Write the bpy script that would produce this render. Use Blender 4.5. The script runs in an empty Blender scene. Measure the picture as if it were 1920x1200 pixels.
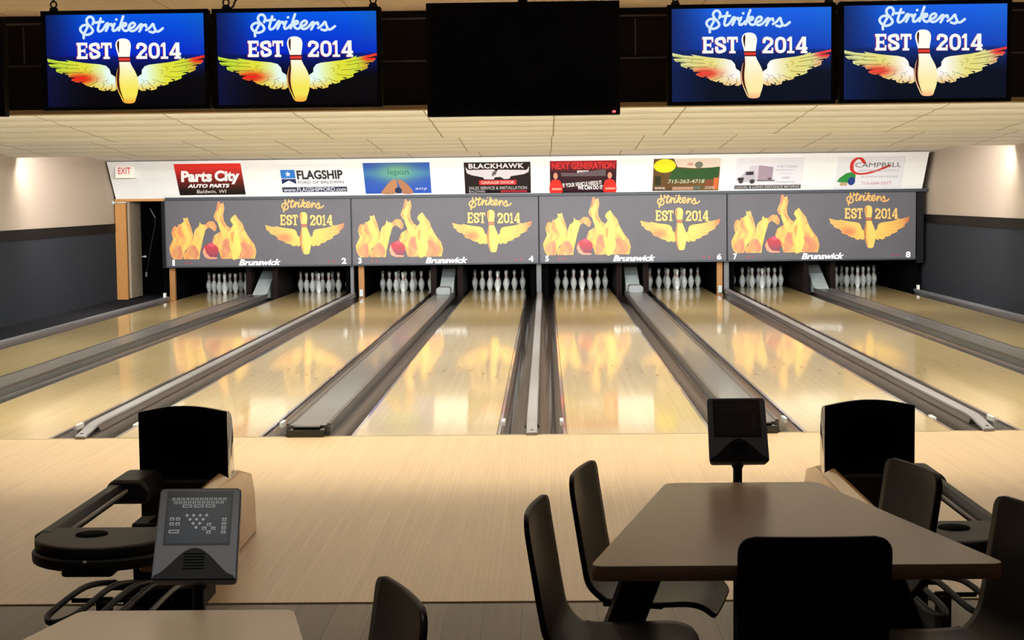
import bpy, bmesh, math, random
from mathutils import Vector, Matrix, geometry
random.seed(7)
C = bpy.context.scene.collection
PI = math.pi

# ------------------------------------------------------------------ camera, world, lights, exposure
def make_camera():
    cd = bpy.data.cameras.new('camera'); co = bpy.data.objects.new('camera', cd); C.objects.link(co)
    f, pitch, yaw, roll = 3034.7, 0.0758, 0.0214, -0.0120
    cd.sensor_width = 36.0; cd.lens = 36.0*f/1920.0
    cd.clip_start = 0.05; cd.clip_end = 200
    fw = Vector((-math.sin(yaw)*math.cos(pitch), math.cos(yaw)*math.cos(pitch), -math.sin(pitch)))
    r = Vector((math.cos(yaw), math.sin(yaw), 0)); u = r.cross(fw)
    r2 = r*math.cos(roll)+u*math.sin(roll); u2 = -r*math.sin(roll)+u*math.cos(roll)
    m = Matrix((r2, u2, -fw)).transposed().to_4x4()
    m.translation = Vector((0.1176, -11.8749, 1.7516))
    co.matrix_world = m
    bpy.context.scene.camera = co
make_camera()
vs = bpy.context.scene.view_settings
vs.view_transform = 'Standard'; vs.look = 'None'; vs.gamma = 1.0; vs.use_curve_mapping = False
vs.exposure = 0.0
w = bpy.data.worlds.new('world'); bpy.context.scene.world = w; w.use_nodes = True
w.node_tree.nodes['Background'].inputs[0].default_value = (0.86, 0.92, 1.0, 1)
w.node_tree.nodes['Background'].inputs[1].default_value = 0.03

def area(name, loc, direction, sx, sy, power, col):
    l = bpy.data.lights.new(name, 'AREA'); l.shape = 'RECTANGLE'; l.size = sx; l.size_y = sy
    l.energy = power; l.color = col
    o = bpy.data.objects.new(name, l); C.objects.link(o); o.location = loc
    d = Vector(direction).normalized()
    z = -d; x = Vector((1, 0, 0)); y = z.cross(x).normalized(); x = y.cross(z)
    m = Matrix((x, y, z)).transposed().to_4x4(); m.translation = Vector(loc); o.matrix_world = m
    return o
def spot(name, loc, target, power, col, angle, blend=0.6, radius=0.05):
    l = bpy.data.lights.new(name, 'SPOT'); l.energy = power; l.color = col
    l.spot_size = angle; l.spot_blend = blend; l.shadow_soft_size = radius
    o = bpy.data.objects.new(name, l); C.objects.link(o); o.location = loc
    o.rotation_euler = (Vector(target)-Vector(loc)).to_track_quat('-Z', 'Y').to_euler()
    return o
WARM = (1.0, 0.83, 0.60)
NEUT = (1.0, 0.92, 0.78)
# fluorescent rows in the steps of the saw-tooth ceiling and behind the dark header
area('tube_row_pins', (-0.35, 11.76, 2.56), (0, 1, -0.10), 13.7, 0.14, 450, (1.0, 0.99, 0.98))
area('tube_row_middle', (-0.35, 6.06, 2.56), (0, 1, 0.30), 13.7, 0.14, 520, (0.975, 1.0, 0.94))
area('tube_row_lanes', (-0.35, -0.20, 2.62), (0, 1, 0.22), 13.7, 0.14, 1080, (0.975, 1.0, 0.93))
area('tube_row_header', (-0.35, -0.22, 2.66), (0, 0.2, -1), 13.7, 0.14, 105, WARM)
for x in (-1.67, 1.67):
    spot('approach_lamp', (x, -0.22, 2.66), (x, -2.2, 0), 135, (1.0, 0.76, 0.50), 1.6, 0.9)
# tube-end lamps at the side walls, then unseen fill lights added over the concourse
for x, q in ((-7.32, -7.6), (6.62, 6.9)):
    spot('wall_end_lamp', (x, 11.79, 2.50), (q, 11.95, 1.7), 48, (1.0, 0.93, 0.80), 1.9, 1.0, 0.08)
area('ceiling_fill', (0.0, -4.2, 2.80), (0, 0.5, 1), 9.0, 0.3, 32, (1.0, 0.88, 0.72))  # added fill without a fixture, brightens the visible strip of concourse ceiling
area('concourse_fill', (0.3, -5.9, 3.0), (0, 0.0, -1), 6.0, 1.4, 17, (1.0, 0.90, 0.78))  # added overhead fill for the table tops and near floor
area('concourse_fill', (0.3, -12.5, 3.0), (0, 0.4, -1), 6.0, 1.5, 10, (0.86, 0.93, 1.0))  # weak cool fill added behind the camera
spot('table_fill', (-1.1, -9.0, 3.02), (-0.8, -8.5, 0.75), 165, (1.0, 0.95, 0.84), 0.75, 0.8)  # added spot that brightens the left table and its console

# ------------------------------------------------------------------ helpers
def lin(c):
    c = c/255.0
    return c/12.92 if c <= 0.04045 else ((c+0.055)/1.055)**2.4
def rgb(r, g, b): return (lin(r), lin(g), lin(b), 1.0)

MATS = {}
def mat(name, col, rough=0.5, metal=0.0, coat=0.0, spec=0.5, noise=0.0, nscale=30.0, bump=0.0, stretch=None):
    if name in MATS: return MATS[name]
    m = bpy.data.materials.new(name); m.use_nodes = True; MATS[name] = m
    nt = m.node_tree; b = nt.nodes['Principled BSDF']
    b.inputs['Base Color'].default_value = col
    b.inputs['Roughness'].default_value = rough; b.inputs['Metallic'].default_value = metal
    b.inputs['Coat Weight'].default_value = coat; b.inputs['Coat Roughness'].default_value = 0.05
    b.inputs['Specular IOR Level'].default_value = spec
    tc = nt.nodes.new('ShaderNodeTexCoord'); mp = nt.nodes.new('ShaderNodeMapping')
    nz = nt.nodes.new('ShaderNodeTexNoise'); nz.inputs['Scale'].default_value = nscale
    nz.inputs['Detail'].default_value = 4
    if stretch: mp.inputs['Scale'].default_value = stretch
    nt.links.new(tc.outputs['Object'], mp.inputs[0]); nt.links.new(mp.outputs[0], nz.inputs['Vector'])
    if noise > 0:
        mx = nt.nodes.new('ShaderNodeMix'); mx.data_type = 'RGBA'
        a = [max(0, c*(1-noise)) for c in col[:3]]+[1]; d = [min(1, c*(1+noise)) for c in col[:3]]+[1]
        mx.inputs[6].default_value = a; mx.inputs[7].default_value = d
        nt.links.new(nz.outputs['Fac'], mx.inputs[0]); nt.links.new(mx.outputs[2], b.inputs['Base Color'])
    if bump > 0:
        bp = nt.nodes.new('ShaderNodeBump'); bp.inputs['Strength'].default_value = bump
        bp.inputs['Distance'].default_value = 0.004
        nt.links.new(nz.outputs['Fac'], bp.inputs['Height']); nt.links.new(bp.outputs[0], b.inputs['Normal'])
    return m

def wood_boards(name, c1, c2, seam, board=0.0271, length=1.9, rough=0.18, coat=0.6, coat_rough=0.06, seam_w=0.0009, grain=0.5, ior=1.5):
    """narrow boards running along Y, procedural"""
    m = bpy.data.materials.new(name); m.use_nodes = True; MATS[name] = m
    nt = m.node_tree; b = nt.nodes['Principled BSDF']; L = nt.links
    tc = nt.nodes.new('ShaderNodeTexCoord'); mp = nt.nodes.new('ShaderNodeMapping')
    mp.inputs['Rotation'].default_value = (0, 0, PI/2)
    L.new(tc.outputs['Object'], mp.inputs[0])
    br = nt.nodes.new('ShaderNodeTexBrick')
    br.inputs['Scale'].default_value = 1.0; br.inputs['Brick Width'].default_value = length
    br.inputs['Row Height'].default_value = board; br.inputs['Mortar Size'].default_value = seam_w
    br.inputs['Mortar Smooth'].default_value = 0.5
    br.inputs['Color1'].default_value = c1; br.inputs['Color2'].default_value = c2; br.inputs['Mortar'].default_value = seam
    br.offset = 0.37; br.offset_frequency = 2
    L.new(mp.outputs[0], br.inputs['Vector'])
    nz = nt.nodes.new('ShaderNodeTexNoise'); nz.inputs['Scale'].default_value = 1.0; nz.inputs['Detail'].default_value = 5
    m2 = nt.nodes.new('ShaderNodeMapping'); m2.inputs['Scale'].default_value = (45, 1.1, 1)
    L.new(tc.outputs['Object'], m2.inputs[0]); L.new(m2.outputs[0], nz.inputs['Vector'])
    rp = nt.nodes.new('ShaderNodeValToRGB')
    rp.color_ramp.elements[0].position = 0.25; rp.color_ramp.elements[0].color = (1-grain*0.45,)*3+(1,)
    rp.color_ramp.elements[1].position = 0.75; rp.color_ramp.elements[1].color = (1, 1, 1, 1)
    L.new(nz.outputs['Fac'], rp.inputs[0])
    mx = nt.nodes.new('ShaderNodeMix'); mx.data_type = 'RGBA'; mx.blend_type = 'MULTIPLY'; mx.inputs[0].default_value = 1
    L.new(br.outputs['Color'], mx.inputs[6]); L.new(rp.outputs[0], mx.inputs[7])
    L.new(mx.outputs[2], b.inputs['Base Color'])
    b.inputs['Roughness'].default_value = rough; b.inputs['IOR'].default_value = ior
    b.inputs['Coat Weight'].default_value = coat; b.inputs['Coat Roughness'].default_value = coat_rough
    return m

def attr_mat(name, emit=0.0, rough=0.45):
    m = bpy.data.materials.new(name); m.use_nodes = True; MATS[name] = m
    nt = m.node_tree; b = nt.nodes['Principled BSDF']
    a = nt.nodes.new('ShaderNodeAttribute'); a.attribute_name = 'col'
    if emit > 0:
        b.inputs['Base Color'].default_value = (0.004, 0.004, 0.004, 1); b.inputs['Roughness'].default_value = 0.3; b.inputs['Specular IOR Level'].default_value = 0.05
        nt.links.new(a.outputs['Color'], b.inputs['Emission Color']); b.inputs['Emission Strength'].default_value = emit
    else:
        nt.links.new(a.outputs['Color'], b.inputs['Base Color']); b.inputs['Roughness'].default_value = rough
    return m
PRINT = attr_mat('printed_vinyl'); SCREEN = attr_mat('lit_screen', 1.0); DIMSCREEN = attr_mat('console_screen', 0.0, 0.3)

class MB:
    """collects geometry for ONE mesh object"""
    def __init__(s): s.v = []; s.f = []; s.m = []; s.sm = []
    def add(s, vs, fs, mi=0, smooth=False):
        o = len(s.v); s.v += [tuple(x) for x in vs]
        for f in fs: s.f.append([i+o for i in f]); s.m.append(mi); s.sm.append(smooth)
    def box(s, x0, x1, y0, y1, z0, z1, mi=0):
        v = [(x, y, z) for z in (z0, z1) for y in (y0, y1) for x in (x0, x1)]
        s.add(v, [(0, 2, 3, 1), (4, 5, 7, 6), (0, 1, 5, 4), (2, 6, 7, 3), (0, 4, 6, 2), (1, 3, 7, 5)], mi)
    def prism(s, poly, axis, a, b, mi=0, smooth=False):
        """poly: 2D outline; extruded along axis from a to b.  axis 'x': poly=(y,z); 'y': (x,z); 'z': (x,y)"""
        def P(p, t): return (t, p[0], p[1]) if axis == 'x' else (p[0], t, p[1]) if axis == 'y' else (p[0], p[1], t)
        n = len(poly)
        s.add([P(p, a) for p in poly]+[P(p, b) for p in poly],
              [tuple(range(n))[::-1], tuple(range(n, 2*n))], mi)
        s.add([P(p, a) for p in poly]+[P(p, b) for p in poly],
              [(i, (i+1) % n, n+(i+1) % n, n+i) for i in range(n)], mi, smooth)
    def lathe(s, prof, cx=0, cy=0, cz=0, n=16, mi=0, smooth=True):
        vs = []; fs = []
        for r, z in prof:
            for k in range(n):
                a = 2*PI*k/n; vs.append((cx+r*math.cos(a), cy+r*math.sin(a), cz+z))
        for i in range(len(prof)-1):
            for k in range(n): fs.append((i*n+k, i*n+(k+1) % n, (i+1)*n+(k+1) % n, (i+1)*n+k))
        s.add(vs, fs, mi, smooth)
        for i, fl in ((0, True), (len(prof)-1, False)):
            if prof[i][0] > 1e-5:
                q = [i*n+k for k in range(n)]
                s.add([vs[j] for j in q], [tuple(range(n))[::-1] if fl else tuple(range(n))], mi)
    def tube(s, pts, r, n=10, closed=False, mi=0):
        pts = [Vector(p) for p in pts]; N = len(pts); vs = []; fs = []; prev = None
        for i, p in enumerate(pts):
            if closed: t = pts[(i+1) % N]-pts[i-1]
            else: t = pts[min(i+1, N-1)]-pts[max(i-1, 0)]
            t.normalize()
            if prev is None:
                a = Vector((0, 0, 1)) if abs(t.z) < 0.9 else Vector((1, 0, 0)); u = t.cross(a).normalized()
            else: u = (prev-t*prev.dot(t)).normalized()
            prev = u; w2 = t.cross(u)
            for k in range(n):
                a = 2*PI*k/n; vs.append(p+u*(r*math.cos(a))+w2*(r*math.sin(a)))
        R = N if closed else N-1
        for i in range(R):
            j = (i+1) % N
            for k in range(n): fs.append((i*n+k, i*n+(k+1) % n, j*n+(k+1) % n, j*n+k))
        s.add(vs, fs, mi, True)
        if not closed:
            s.add(vs[:n], [tuple(range(n))[::-1]], mi); s.add(vs[-n:], [tuple(range(n))], mi)
    def build(s, name, mats, parent=None, loc=None, bevel=0.0, seg=2):
        me = bpy.data.meshes.new(name); me.from_pydata(s.v, [], s.f)
        if not isinstance(mats, (list, tuple)): mats = [mats]
        for m in mats: me.materials.append(m)
        for i, p in enumerate(me.polygons): p.material_index = s.m[i]; p.use_smooth = s.sm[i]
        bm = bmesh.new(); bm.from_mesh(me); bmesh.ops.remove_doubles(bm, verts=bm.verts, dist=1e-6)
        bmesh.ops.recalc_face_normals(bm, faces=bm.faces); bm.to_mesh(me); bm.free(); me.update()
        o = bpy.data.objects.new(name, me); C.objects.link(o)
        if parent: o.parent = parent
        if loc: o.location = loc
        if bevel > 0:
            b = o.modifiers.new('bevel', 'BEVEL'); b.width = bevel; b.segments = seg; b.limit_method = 'ANGLE'; b.angle_limit = 0.6
        return o

def thing(name, label, cat, loc=(0, 0, 0), rz=0.0, group=None):
    o = bpy.data.objects.new(name, None); C.objects.link(o); o.empty_display_size = 0.1
    o.location = loc; o.rotation_euler = (0, 0, rz)
    return tag(o, label, cat, group)
def tag(o, label, cat, group=None):
    o['label'] = label; o['category'] = cat
    if group: o['group'] = group
    return o
def struct(o): o['kind'] = 'structure'; return o
def copy_tree(o, parent=None):
    c = o.copy(); C.objects.link(c)
    if parent: c.parent = parent
    for ch in list(o.children): copy_tree(ch, c)
    return c
def rounded(x0, x1, y0, y1, r, n=6):
    out = []
    for cx, cy, a0 in ((x1-r, y1-r, 0), (x0+r, y1-r, PI/2), (x0+r, y0+r, PI), (x1-r, y0+r, 1.5*PI)):
        for k in range(n+1):
            a = a0+k*PI/2/n; out.append((cx+r*math.cos(a), cy+r*math.sin(a)))
    return out
def round_poly(pts, r, n=6):
    """round the corners of a convex polygon"""
    out = []; N = len(pts)
    for i in range(N):
        p = Vector(pts[i]); a = Vector(pts[i-1]); b = Vector(pts[(i+1) % N])
        d1 = (a-p).normalized(); d2 = (b-p).normalized()
        ang = d1.angle(d2); t = r/math.tan(ang/2)
        s, e = p+d1*t, p+d2*t
        for k in range(n+1):
            q = k/n
            out.append(tuple(s*(1-q)**2+p*2*q*(1-q)+e*q*q))
    return out
def catmull(pts, n=6, closed=False):
    P = [Vector(p) for p in pts]; out = []; N = len(P)
    R = N if closed else N-1
    for i in range(R):
        if closed: p0, p1, p2, p3 = P[i-1], P[i], P[(i+1) % N], P[(i+2) % N]
        else: p0, p1, p2, p3 = P[max(i-1, 0)], P[i], P[i+1], P[min(i+2, N-1)]
        for k in range(n):
            t = k/n
            out.append(0.5*((2*p1)+(p2-p0)*t+(2*p0-5*p1+4*p2-p3)*t*t+(3*p1-p0-3*p2+p3)*t*t*t))
    if not closed: out.append(P[-1])
    return out

# ---- flat printed graphics -------------------------------------------------------------
_text_cache = {}
def text_mesh(s, bold=0.0, shear=0.0, space=1.0):
    k = (s, bold, shear, space)
    if k in _text_cache: return _text_cache[k]
    cu = bpy.data.curves.new('t', 'FONT'); cu.body = s; cu.offset = bold; cu.shear = shear; cu.space_character = space
    cu.resolution_u = 3
    o = bpy.data.objects.new('t', cu); me = bpy.data.meshes.new_from_object(o)
    v = [(p.co.x, p.co.y) for p in me.vertices]; f = [tuple(p.vertices) for p in me.polygons]
    bpy.data.objects.remove(o); bpy.data.curves.remove(cu); bpy.data.meshes.remove(me)
    xs = [p[0] for p in v]; ys = [p[1] for p in v]
    x0, x1, y0, y1 = min(xs), max(xs), min(ys), max(ys)
    v = [((x-x0)/(x1-x0), (y-y0)/(y1-y0)) for x, y in v]
    _text_cache[k] = (v, f); return v, f

class Sheet:
    """flat artwork: polygons in (u,v) with colour, each layer a hair above the one below"""
    def __init__(s): s.v = []; s.f = []; s.c = []; s.l = 0
    def tris(s, pts, tris, col, layer=None, maxlen=None):
        if layer is None: s.l += 1; layer = s.l
        T = [[Vector(pts[i][:2]) for i in t] for t in tris]
        if maxlen:
            out = []
            while T:
                a, b, c = T.pop()
                e = [(a-b).length, (b-c).length, (c-a).length]; m = max(e)
                if m <= maxlen: out.append([a, b, c]); continue
                if e[0] == m: q = (a+b)/2; T += [[a, q, c], [q, b, c]]
                elif e[1] == m: q = (b+c)/2; T += [[a, b, q], [a, q, c]]
                else: q = (c+a)/2; T += [[a, b, q], [q, b, c]]
            T = out
        for t in T:
            o = len(s.v)
            for p in t:
                s.v.append((p.x, p.y, layer)); cc = col(p.x, p.y) if callable(col) else col
                s.c.append([lin(max(0, min(255, x))) for x in cc]+[1])
            s.f.append((o, o+1, o+2))
    def poly(s, pts, col, layer=None, maxlen=None):
        pts = [tuple(p[:2]) for p in pts]
        tr = geometry.tessellate_polygon([[Vector((p[0], p[1], 0)) for p in pts]])
        s.tris(pts, tr, col, layer, maxlen)
    def rect(s, x0, y0, x1, y1, col, layer=None, maxlen=None): s.poly([(x0, y0), (x1, y0), (x1, y1), (x0, y1)], col, layer, maxlen)
    def ell(s, cx, cy, rx, ry, col, layer=None, n=24, maxlen=None, rot=0):
        c, d = math.cos(rot), math.sin(rot)
        s.poly([(cx+rx*math.cos(2*PI*k/n)*c-ry*math.sin(2*PI*k/n)*d, cy+rx*math.cos(2*PI*k/n)*d+ry*math.sin(2*PI*k/n)*c) for k in range(n)], col, layer, maxlen)
    def stroke(s, pts, wd, col, layer=None, caps=True, smooth=0, closed=False):
        """one continuous ribbon with round ends; it climbs a little along its length so that loops cross cleanly"""
        if layer is None: s.l += 1; layer = s.l
        P = catmull(pts, smooth, closed) if smooth else [Vector(p) for p in pts]
        P = [p for i, p in enumerate(P) if i == 0 or (p-P[i-1]).length > wd*0.05]
        N = len(P); h = wd/2; top = []; bot = []
        for i, p in enumerate(P):
            if closed: a, b = P[i-1], P[(i+1) % N]
            else: a, b = P[max(i-1, 0)], P[min(i+1, N-1)]
            t = (b-a).normalized(); n = Vector((-t.y, t.x)); k = 1.0
            if 0 < i < N-1 and not closed:
                q = (P[i]-P[i-1]).normalized(); k = min(1.4, 1/max(0.5, abs(n.dot(Vector((-q.y, q.x))))))
            top.append(p+n*h*k); bot.append(p-n*h*k)
        L = lambda i: layer+0.7*i/N
        R = N if closed else N-1
        for i in range(R):
            j = (i+1) % N
            lj = L(i+1)
            q = [(top[i], L(i)), (bot[i], L(i)), (bot[j], lj), (top[j], lj)]
            for tr in ((0, 1, 2), (0, 2, 3)):
                o = len(s.v)
                for m in tr:
                    s.v.append((q[m][0].x, q[m][0].y, q[m][1])); s.c.append([lin(x) for x in (col(q[m][0].x, q[m][0].y) if callable(col) else col)]+[1])
                s.f.append((o, o+1, o+2))
        if not closed and caps:
            for e, f, ly in ((0, 1, L(0)), (N-1, N-2, L(N-1))):
                d = (P[e]-P[f]).normalized(); a0 = math.atan2(d.y, d.x)
                s.poly([(P[e].x+h*math.cos(a0-PI/2+PI*k/8), P[e].y+h*math.sin(a0-PI/2+PI*k/8)) for k in range(9)], col, ly)
    def text(s, t, x0, y0, x1, y1, col, bold=0.0, shear=0.0, layer=None, rot=0.0, space=1.0):
        v, f = text_mesh(t, bold, shear, space); ca, sa = math.cos(rot), math.sin(rot)
        P = []
        for x, y in v:
            X, Y = x*(x1-x0), y*(y1-y0); P.append((x0+X*ca-Y*sa, y0+X*sa+Y*ca))
        T = []
        for q in f:
            for i in range(1, len(q)-1): T.append((q[0], q[i], q[i+1]))
        s.tris(P, T, col, layer)
    def build(s, name, fn, material, parent=None, gain=1.0):
        me = bpy.data.meshes.new(name); me.from_pydata([fn(*p) for p in s.v], [], s.f)
        a = me.color_attributes.new('col', 'FLOAT_COLOR', 'POINT')
        for i, c in enumerate(s.c): a.data[i].color = (c[0]*gain, c[1]*gain, c[2]*gain, 1)
        me.materials.append(material); me.update()
        o = bpy.data.objects.new(name, me); C.objects.link(o)
        if parent: o.parent = parent
        return o

def mixc(a, b, t): t = max(0.0, min(1.0, t)); return tuple(x+(y-x)*t for x, y in zip(a, b))

# ------------------------------------------------------------------ materials
LANE = wood_boards('lane_maple', rgb(206, 182, 128), rgb(196, 171, 116), rgb(166, 138, 90), coat=0.75, rough=0.3, coat_rough=0.06, grain=0.25)
APPR = wood_boards('approach_maple', rgb(206, 179, 140), rgb(199, 171, 132), rgb(172, 144, 108), rough=0.38, coat=0.12, coat_rough=0.2, grain=0.34)
FLOORM = wood_boards('concourse_laminate', rgb(134, 122, 108), rgb(116, 106, 94), rgb(84, 76, 68), board=0.16, length=1.2, rough=0.5, coat=0.0, seam_w=0.002, grain=0.5)
DARKFLOOR = mat('dark_carpet', rgb(38, 38, 42), 0.9, spec=0.05, noise=0.3, nscale=120)
BLACK = mat('black_paint', rgb(16, 15, 16), 0.6, spec=0.15, noise=0.2)
PITB = mat('pit_black', rgb(5, 5, 6), 0.9, spec=0.03, noise=0.2)
BLKPL = mat('black_plastic', rgb(19, 18, 19), 0.5, spec=0.28, noise=0.15, nscale=60)
BLKGL = mat('black_gloss', rgb(10, 9, 9), 0.12, coat=0.3, spec=0.3)
TVBLK = mat('tv_bezel', rgb(7, 7, 8), 0.5, spec=0.05)
GUT = mat('gutter_plastic', rgb(116, 106, 104), 0.2, coat=0.8, noise=0.15, nscale=3)
GUTD = mat('divider_dark', rgb(64, 59, 57), 0.3, noise=0.15, nscale=8)
COVER = mat('return_cover_grey', rgb(92, 91, 90), 0.3, coat=0.2, noise=0.2, nscale=4)
RAIL = mat('rail_silver', rgb(140, 138, 140), 0.38, metal=0.2, noise=0.06, nscale=8)
WHITEP = mat('white_plastic', rgb(236, 234, 226), 0.35, noise=0.03)
GREYMET = mat('grey_metal', rgb(172, 182, 182), 0.45, noise=0.08, nscale=12)
GREYDK = mat('grey_post', rgb(92, 92, 96), 0.5, noise=0.1)
PINW = mat('pin_white', rgb(240, 244, 246), 0.25, coat=0.6, noise=0.03, nscale=40)
PINR = mat('pin_red', rgb(170, 30, 36), 0.3, noise=0.05)
BEIGE = mat('beige_wall', rgb(166, 150, 134), 0.85, noise=0.05, nscale=40, bump=0.2)
SLATE = mat('slate_carpet_wall', rgb(47, 49, 54), 0.95, spec=0.05, noise=0.18, nscale=160, bump=0.4)
PINE = mat('pine_wood', rgb(176, 122, 62), 0.55, noise=0.2, nscale=6, stretch=(8, 8, 0.6))
DOORM = mat('door_tan', rgb(140, 124, 104), 0.6, noise=0.1, nscale=5)
BROWN = mat('dark_brown_panel', rgb(24, 16, 14), 0.6, spec=0.05, noise=0.2, nscale=5)
FASC = mat('white_fascia', rgb(240, 240, 240), 0.7, noise=0.02, nscale=12)
NAVY = mat('navy_trim', rgb(30, 38, 50), 0.5, noise=0.15, nscale=10)
MASK = mat('mask_panel_grey', rgb(80, 78, 86), 0.55, noise=0.08, nscale=3)
TANTRIM = mat('tan_trim', rgb(150, 130, 98), 0.7, noise=0.1, nscale=14)
HEADER = mat('header_black', rgb(20, 18, 17), 0.55, spec=0.1, noise=0.25, nscale=6)
HEADLINE = mat('header_batten', rgb(52, 47, 44), 0.4)
TABLE = mat('table_laminate', rgb(156, 138, 116), 0.3, noise=0.1, nscale=220)
TABEDGE = mat('table_edge', rgb(140, 102, 64), 0.5, noise=0.15, nscale=12)
CHAIR = mat('dark_plywood', rgb(18, 13, 11), 0.42, spec=0.16, coat=0.03, noise=0.25, nscale=5, stretch=(8, 8, 0.7))
CHARC = mat('console_grey', rgb(84, 86, 95), 0.36, noise=0.06, nscale=60)
WOODSK = mat('return_skirt_laminate', rgb(190, 150, 104), 0.25, coat=0.5, noise=0.15, nscale=5, stretch=(1, 5, 5))
YELLOWD = mat('dull_yellow', rgb(120, 100, 40), 0.6, noise=0.2)
REDLED = bpy.data.materials.new('red_led'); REDLED.use_nodes = True
_b = REDLED.node_tree.nodes['Principled BSDF']; _b.inputs['Emission Color'].default_value = (1, 0.03, 0.05, 1); _b.inputs['Emission Strength'].default_value = 3

def ceiling_mat(name, col, joint, jx, jy, offx=0.0):
    m = bpy.data.materials.new(name); m.use_nodes = True; nt = m.node_tree; L = nt.links
    b = nt.nodes['Principled BSDF']; b.inputs['Roughness'].default_value = 0.9
    tc = nt.nodes.new('ShaderNodeTexCoord'); mp = nt.nodes.new('ShaderNodeMapping'); mp.inputs['Location'].default_value = (offx, 0, 0)
    L.new(tc.outputs['Object'], mp.inputs[0])
    br = nt.nodes.new('ShaderNodeTexBrick'); br.inputs['Scale'].default_value = 1
    br.inputs['Brick Width'].default_value = jx; br.inputs['Row Height'].default_value = jy
    br.inputs['Mortar Size'].default_value = 0.009; br.inputs['Mortar Smooth'].default_value = 0.3; br.offset = 0.0
    br.inputs['Color1'].default_value = col; br.inputs['Color2'].default_value = [c*0.94 for c in col[:3]]+[1]
    br.inputs['Mortar'].default_value = joint
    L.new(mp.outputs[0], br.inputs['Vector'])
    nz = nt.nodes.new('ShaderNodeTexNoise'); nz.inputs['Scale'].default_value = 60
    L.new(tc.outputs['Object'], nz.inputs['Vector'])
    mx = nt.nodes.new('ShaderNodeMix'); mx.data_type = 'RGBA'; mx.blend_type = 'MULTIPLY'; mx.inputs[0].default_value = 0.06
    L.new(br.outputs['Color'], mx.inputs[6]); L.new(nz.outputs['Color'], mx.inputs[7]); L.new(mx.outputs[2], b.inputs['Base Color'])
    return m
CEIL = ceiling_mat('ceiling_panel', rgb(249, 250, 253), rgb(176, 168, 152), 1.205, 0.6, -0.21)
CEILC = ceiling_mat('concourse_ceiling_tile', rgb(232, 218, 198), rgb(196, 176, 152), 1.2, 0.6)

# ------------------------------------------------------------------ setting
P, LW, W1, W2 = 3.3462, 1.0541, 0.5246, 0.7139
XL, XR = -7.6, 6.9
PITY = 20.2
b = MB(); b.box(-9, 9, -14, -4.99, -0.2, 0); struct(b.build('floor', FLOORM))
b = MB(); b.box(-9, 9, -4.99, -4.95, -0.2, -0.012); struct(b.build('trim_1', BLACK))
b = MB(); b.box(-9, 9, -4.95, -0.004, -0.2, 0); struct(b.build('floor_approach', APPR))
b = MB(); b.box(XL-0.2, XR+0.2, -0.004, PITY, -0.3, -0.12); struct(b.build('floor_underlay', DARKFLOOR))
b = MB(); b.box(XL, -4*P/2-0.10, 0, 18.6, -0.12, 0.0); struct(b.build('floor_walkway', DARKFLOOR))

def side_wall(name, x, sgn, y1):
    b = MB(); b.box(min(x, x+sgn*0.15), max(x, x+sgn*0.15), -14, y1, -0.2, 3.3); wl = struct(b.build(name, BEIGE))
    b = MB(); q = x-sgn*0.012; b.box(min(x, q), max(x, q), -14, y1, 0, 1.205); struct(b.build('wainscot', SLATE, wl))
    b = MB(); q = x-sgn*0.025; b.box(min(x, q), max(x, q), -14, y1, 1.205, 1.36); struct(b.build('dado_rail', BLACK, wl))
side_wall('wall_left', XL, -1, 17.05)
side_wall('wall_right', XR, 1, PITY)
b = MB(); b.box(XL-0.4, XR+0.2, PITY, PITY+0.1, -0.3, 2.9); struct(b.build('wall_back', PITB))
b = MB(); b.box(-8.6, -6.83, 18.62, 18.7, -0.1, 2.6); b.box(-8.6, -8.5, 17.05, 18.7, -0.1, 2.6); struct(b.build('wall_partition', PITB))

# saw-tooth lane ceiling: three sloping runs of panels, each with shallow sagging bays
def tooth(y0, y1, zhi, zlo):
    b = MB(); n = max(1, round((y1-y0)/0.6)); sub = 6; prof = []
    for i in range(n*sub+1):
        t = i/(n*sub); ph = (i % sub)/sub
        sag = 0.007*(1-abs(2*ph-1)**2)
        prof.append((y0+(y1-y0)*t, zhi+(zlo-zhi)*t-sag))
    vs = []; fs = []
    for y, z in prof: vs += [(XL, y, z), (XR, y, z)]
    for i in range(len(prof)-1): fs.append((2*i, 2*i+1, 2*i+3, 2*i+2))
    b.add(vs, fs, 0)
    b.add([(XL, y1, zlo), (XR, y1, zlo), (XR, y1+0.03, zlo), (XL, y1+0.03, zlo), (XL, y1+0.03, 2.8), (XR, y1+0.03, 2.8)], [(0, 1, 2, 3), (3, 2, 5, 4)], 0)
    return b
ce = None
for y0, y1 in ((-0.40, 6.0), (6.03, 11.7), (11.73, 17.6)):
    o = tooth(y0, y1, 2.41+0.051*(y1-y0), 2.41).build('ceiling', CEIL); struct(o)
b = MB(); b.box(XL, XR, -0.5, PITY, 2.82, 2.9); struct(b.build('ceiling_deck', BEIGE))
b = MB(); b.box(-9, 9, -14, -0.56, 3.045, 3.2); struct(b.build('ceiling_concourse', CEILC))

# dark header in front of the lane ceiling
b = MB(); b.box(XL, XR, -0.56, -0.46, 2.395, 3.2); hd = struct(b.build('wall_header', HEADER))
b = MB()
for z in (2.70, 2.99): b.box(XL, XR, -0.575, -0.56, z-0.006, z+0.006)
for x in (-3.62, -3.5, 0.75, 1.05, 3.25): b.box(x-0.005, x+0.005, -0.572, -0.56, 2.72, 2.97)
struct(b.build('batten', HEADLINE, hd))
b = MB(); b.box(XL, XR, -0.60, -0.44, 2.365, 2.395); struct(b.build('trim_2', TANTRIM))

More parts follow.
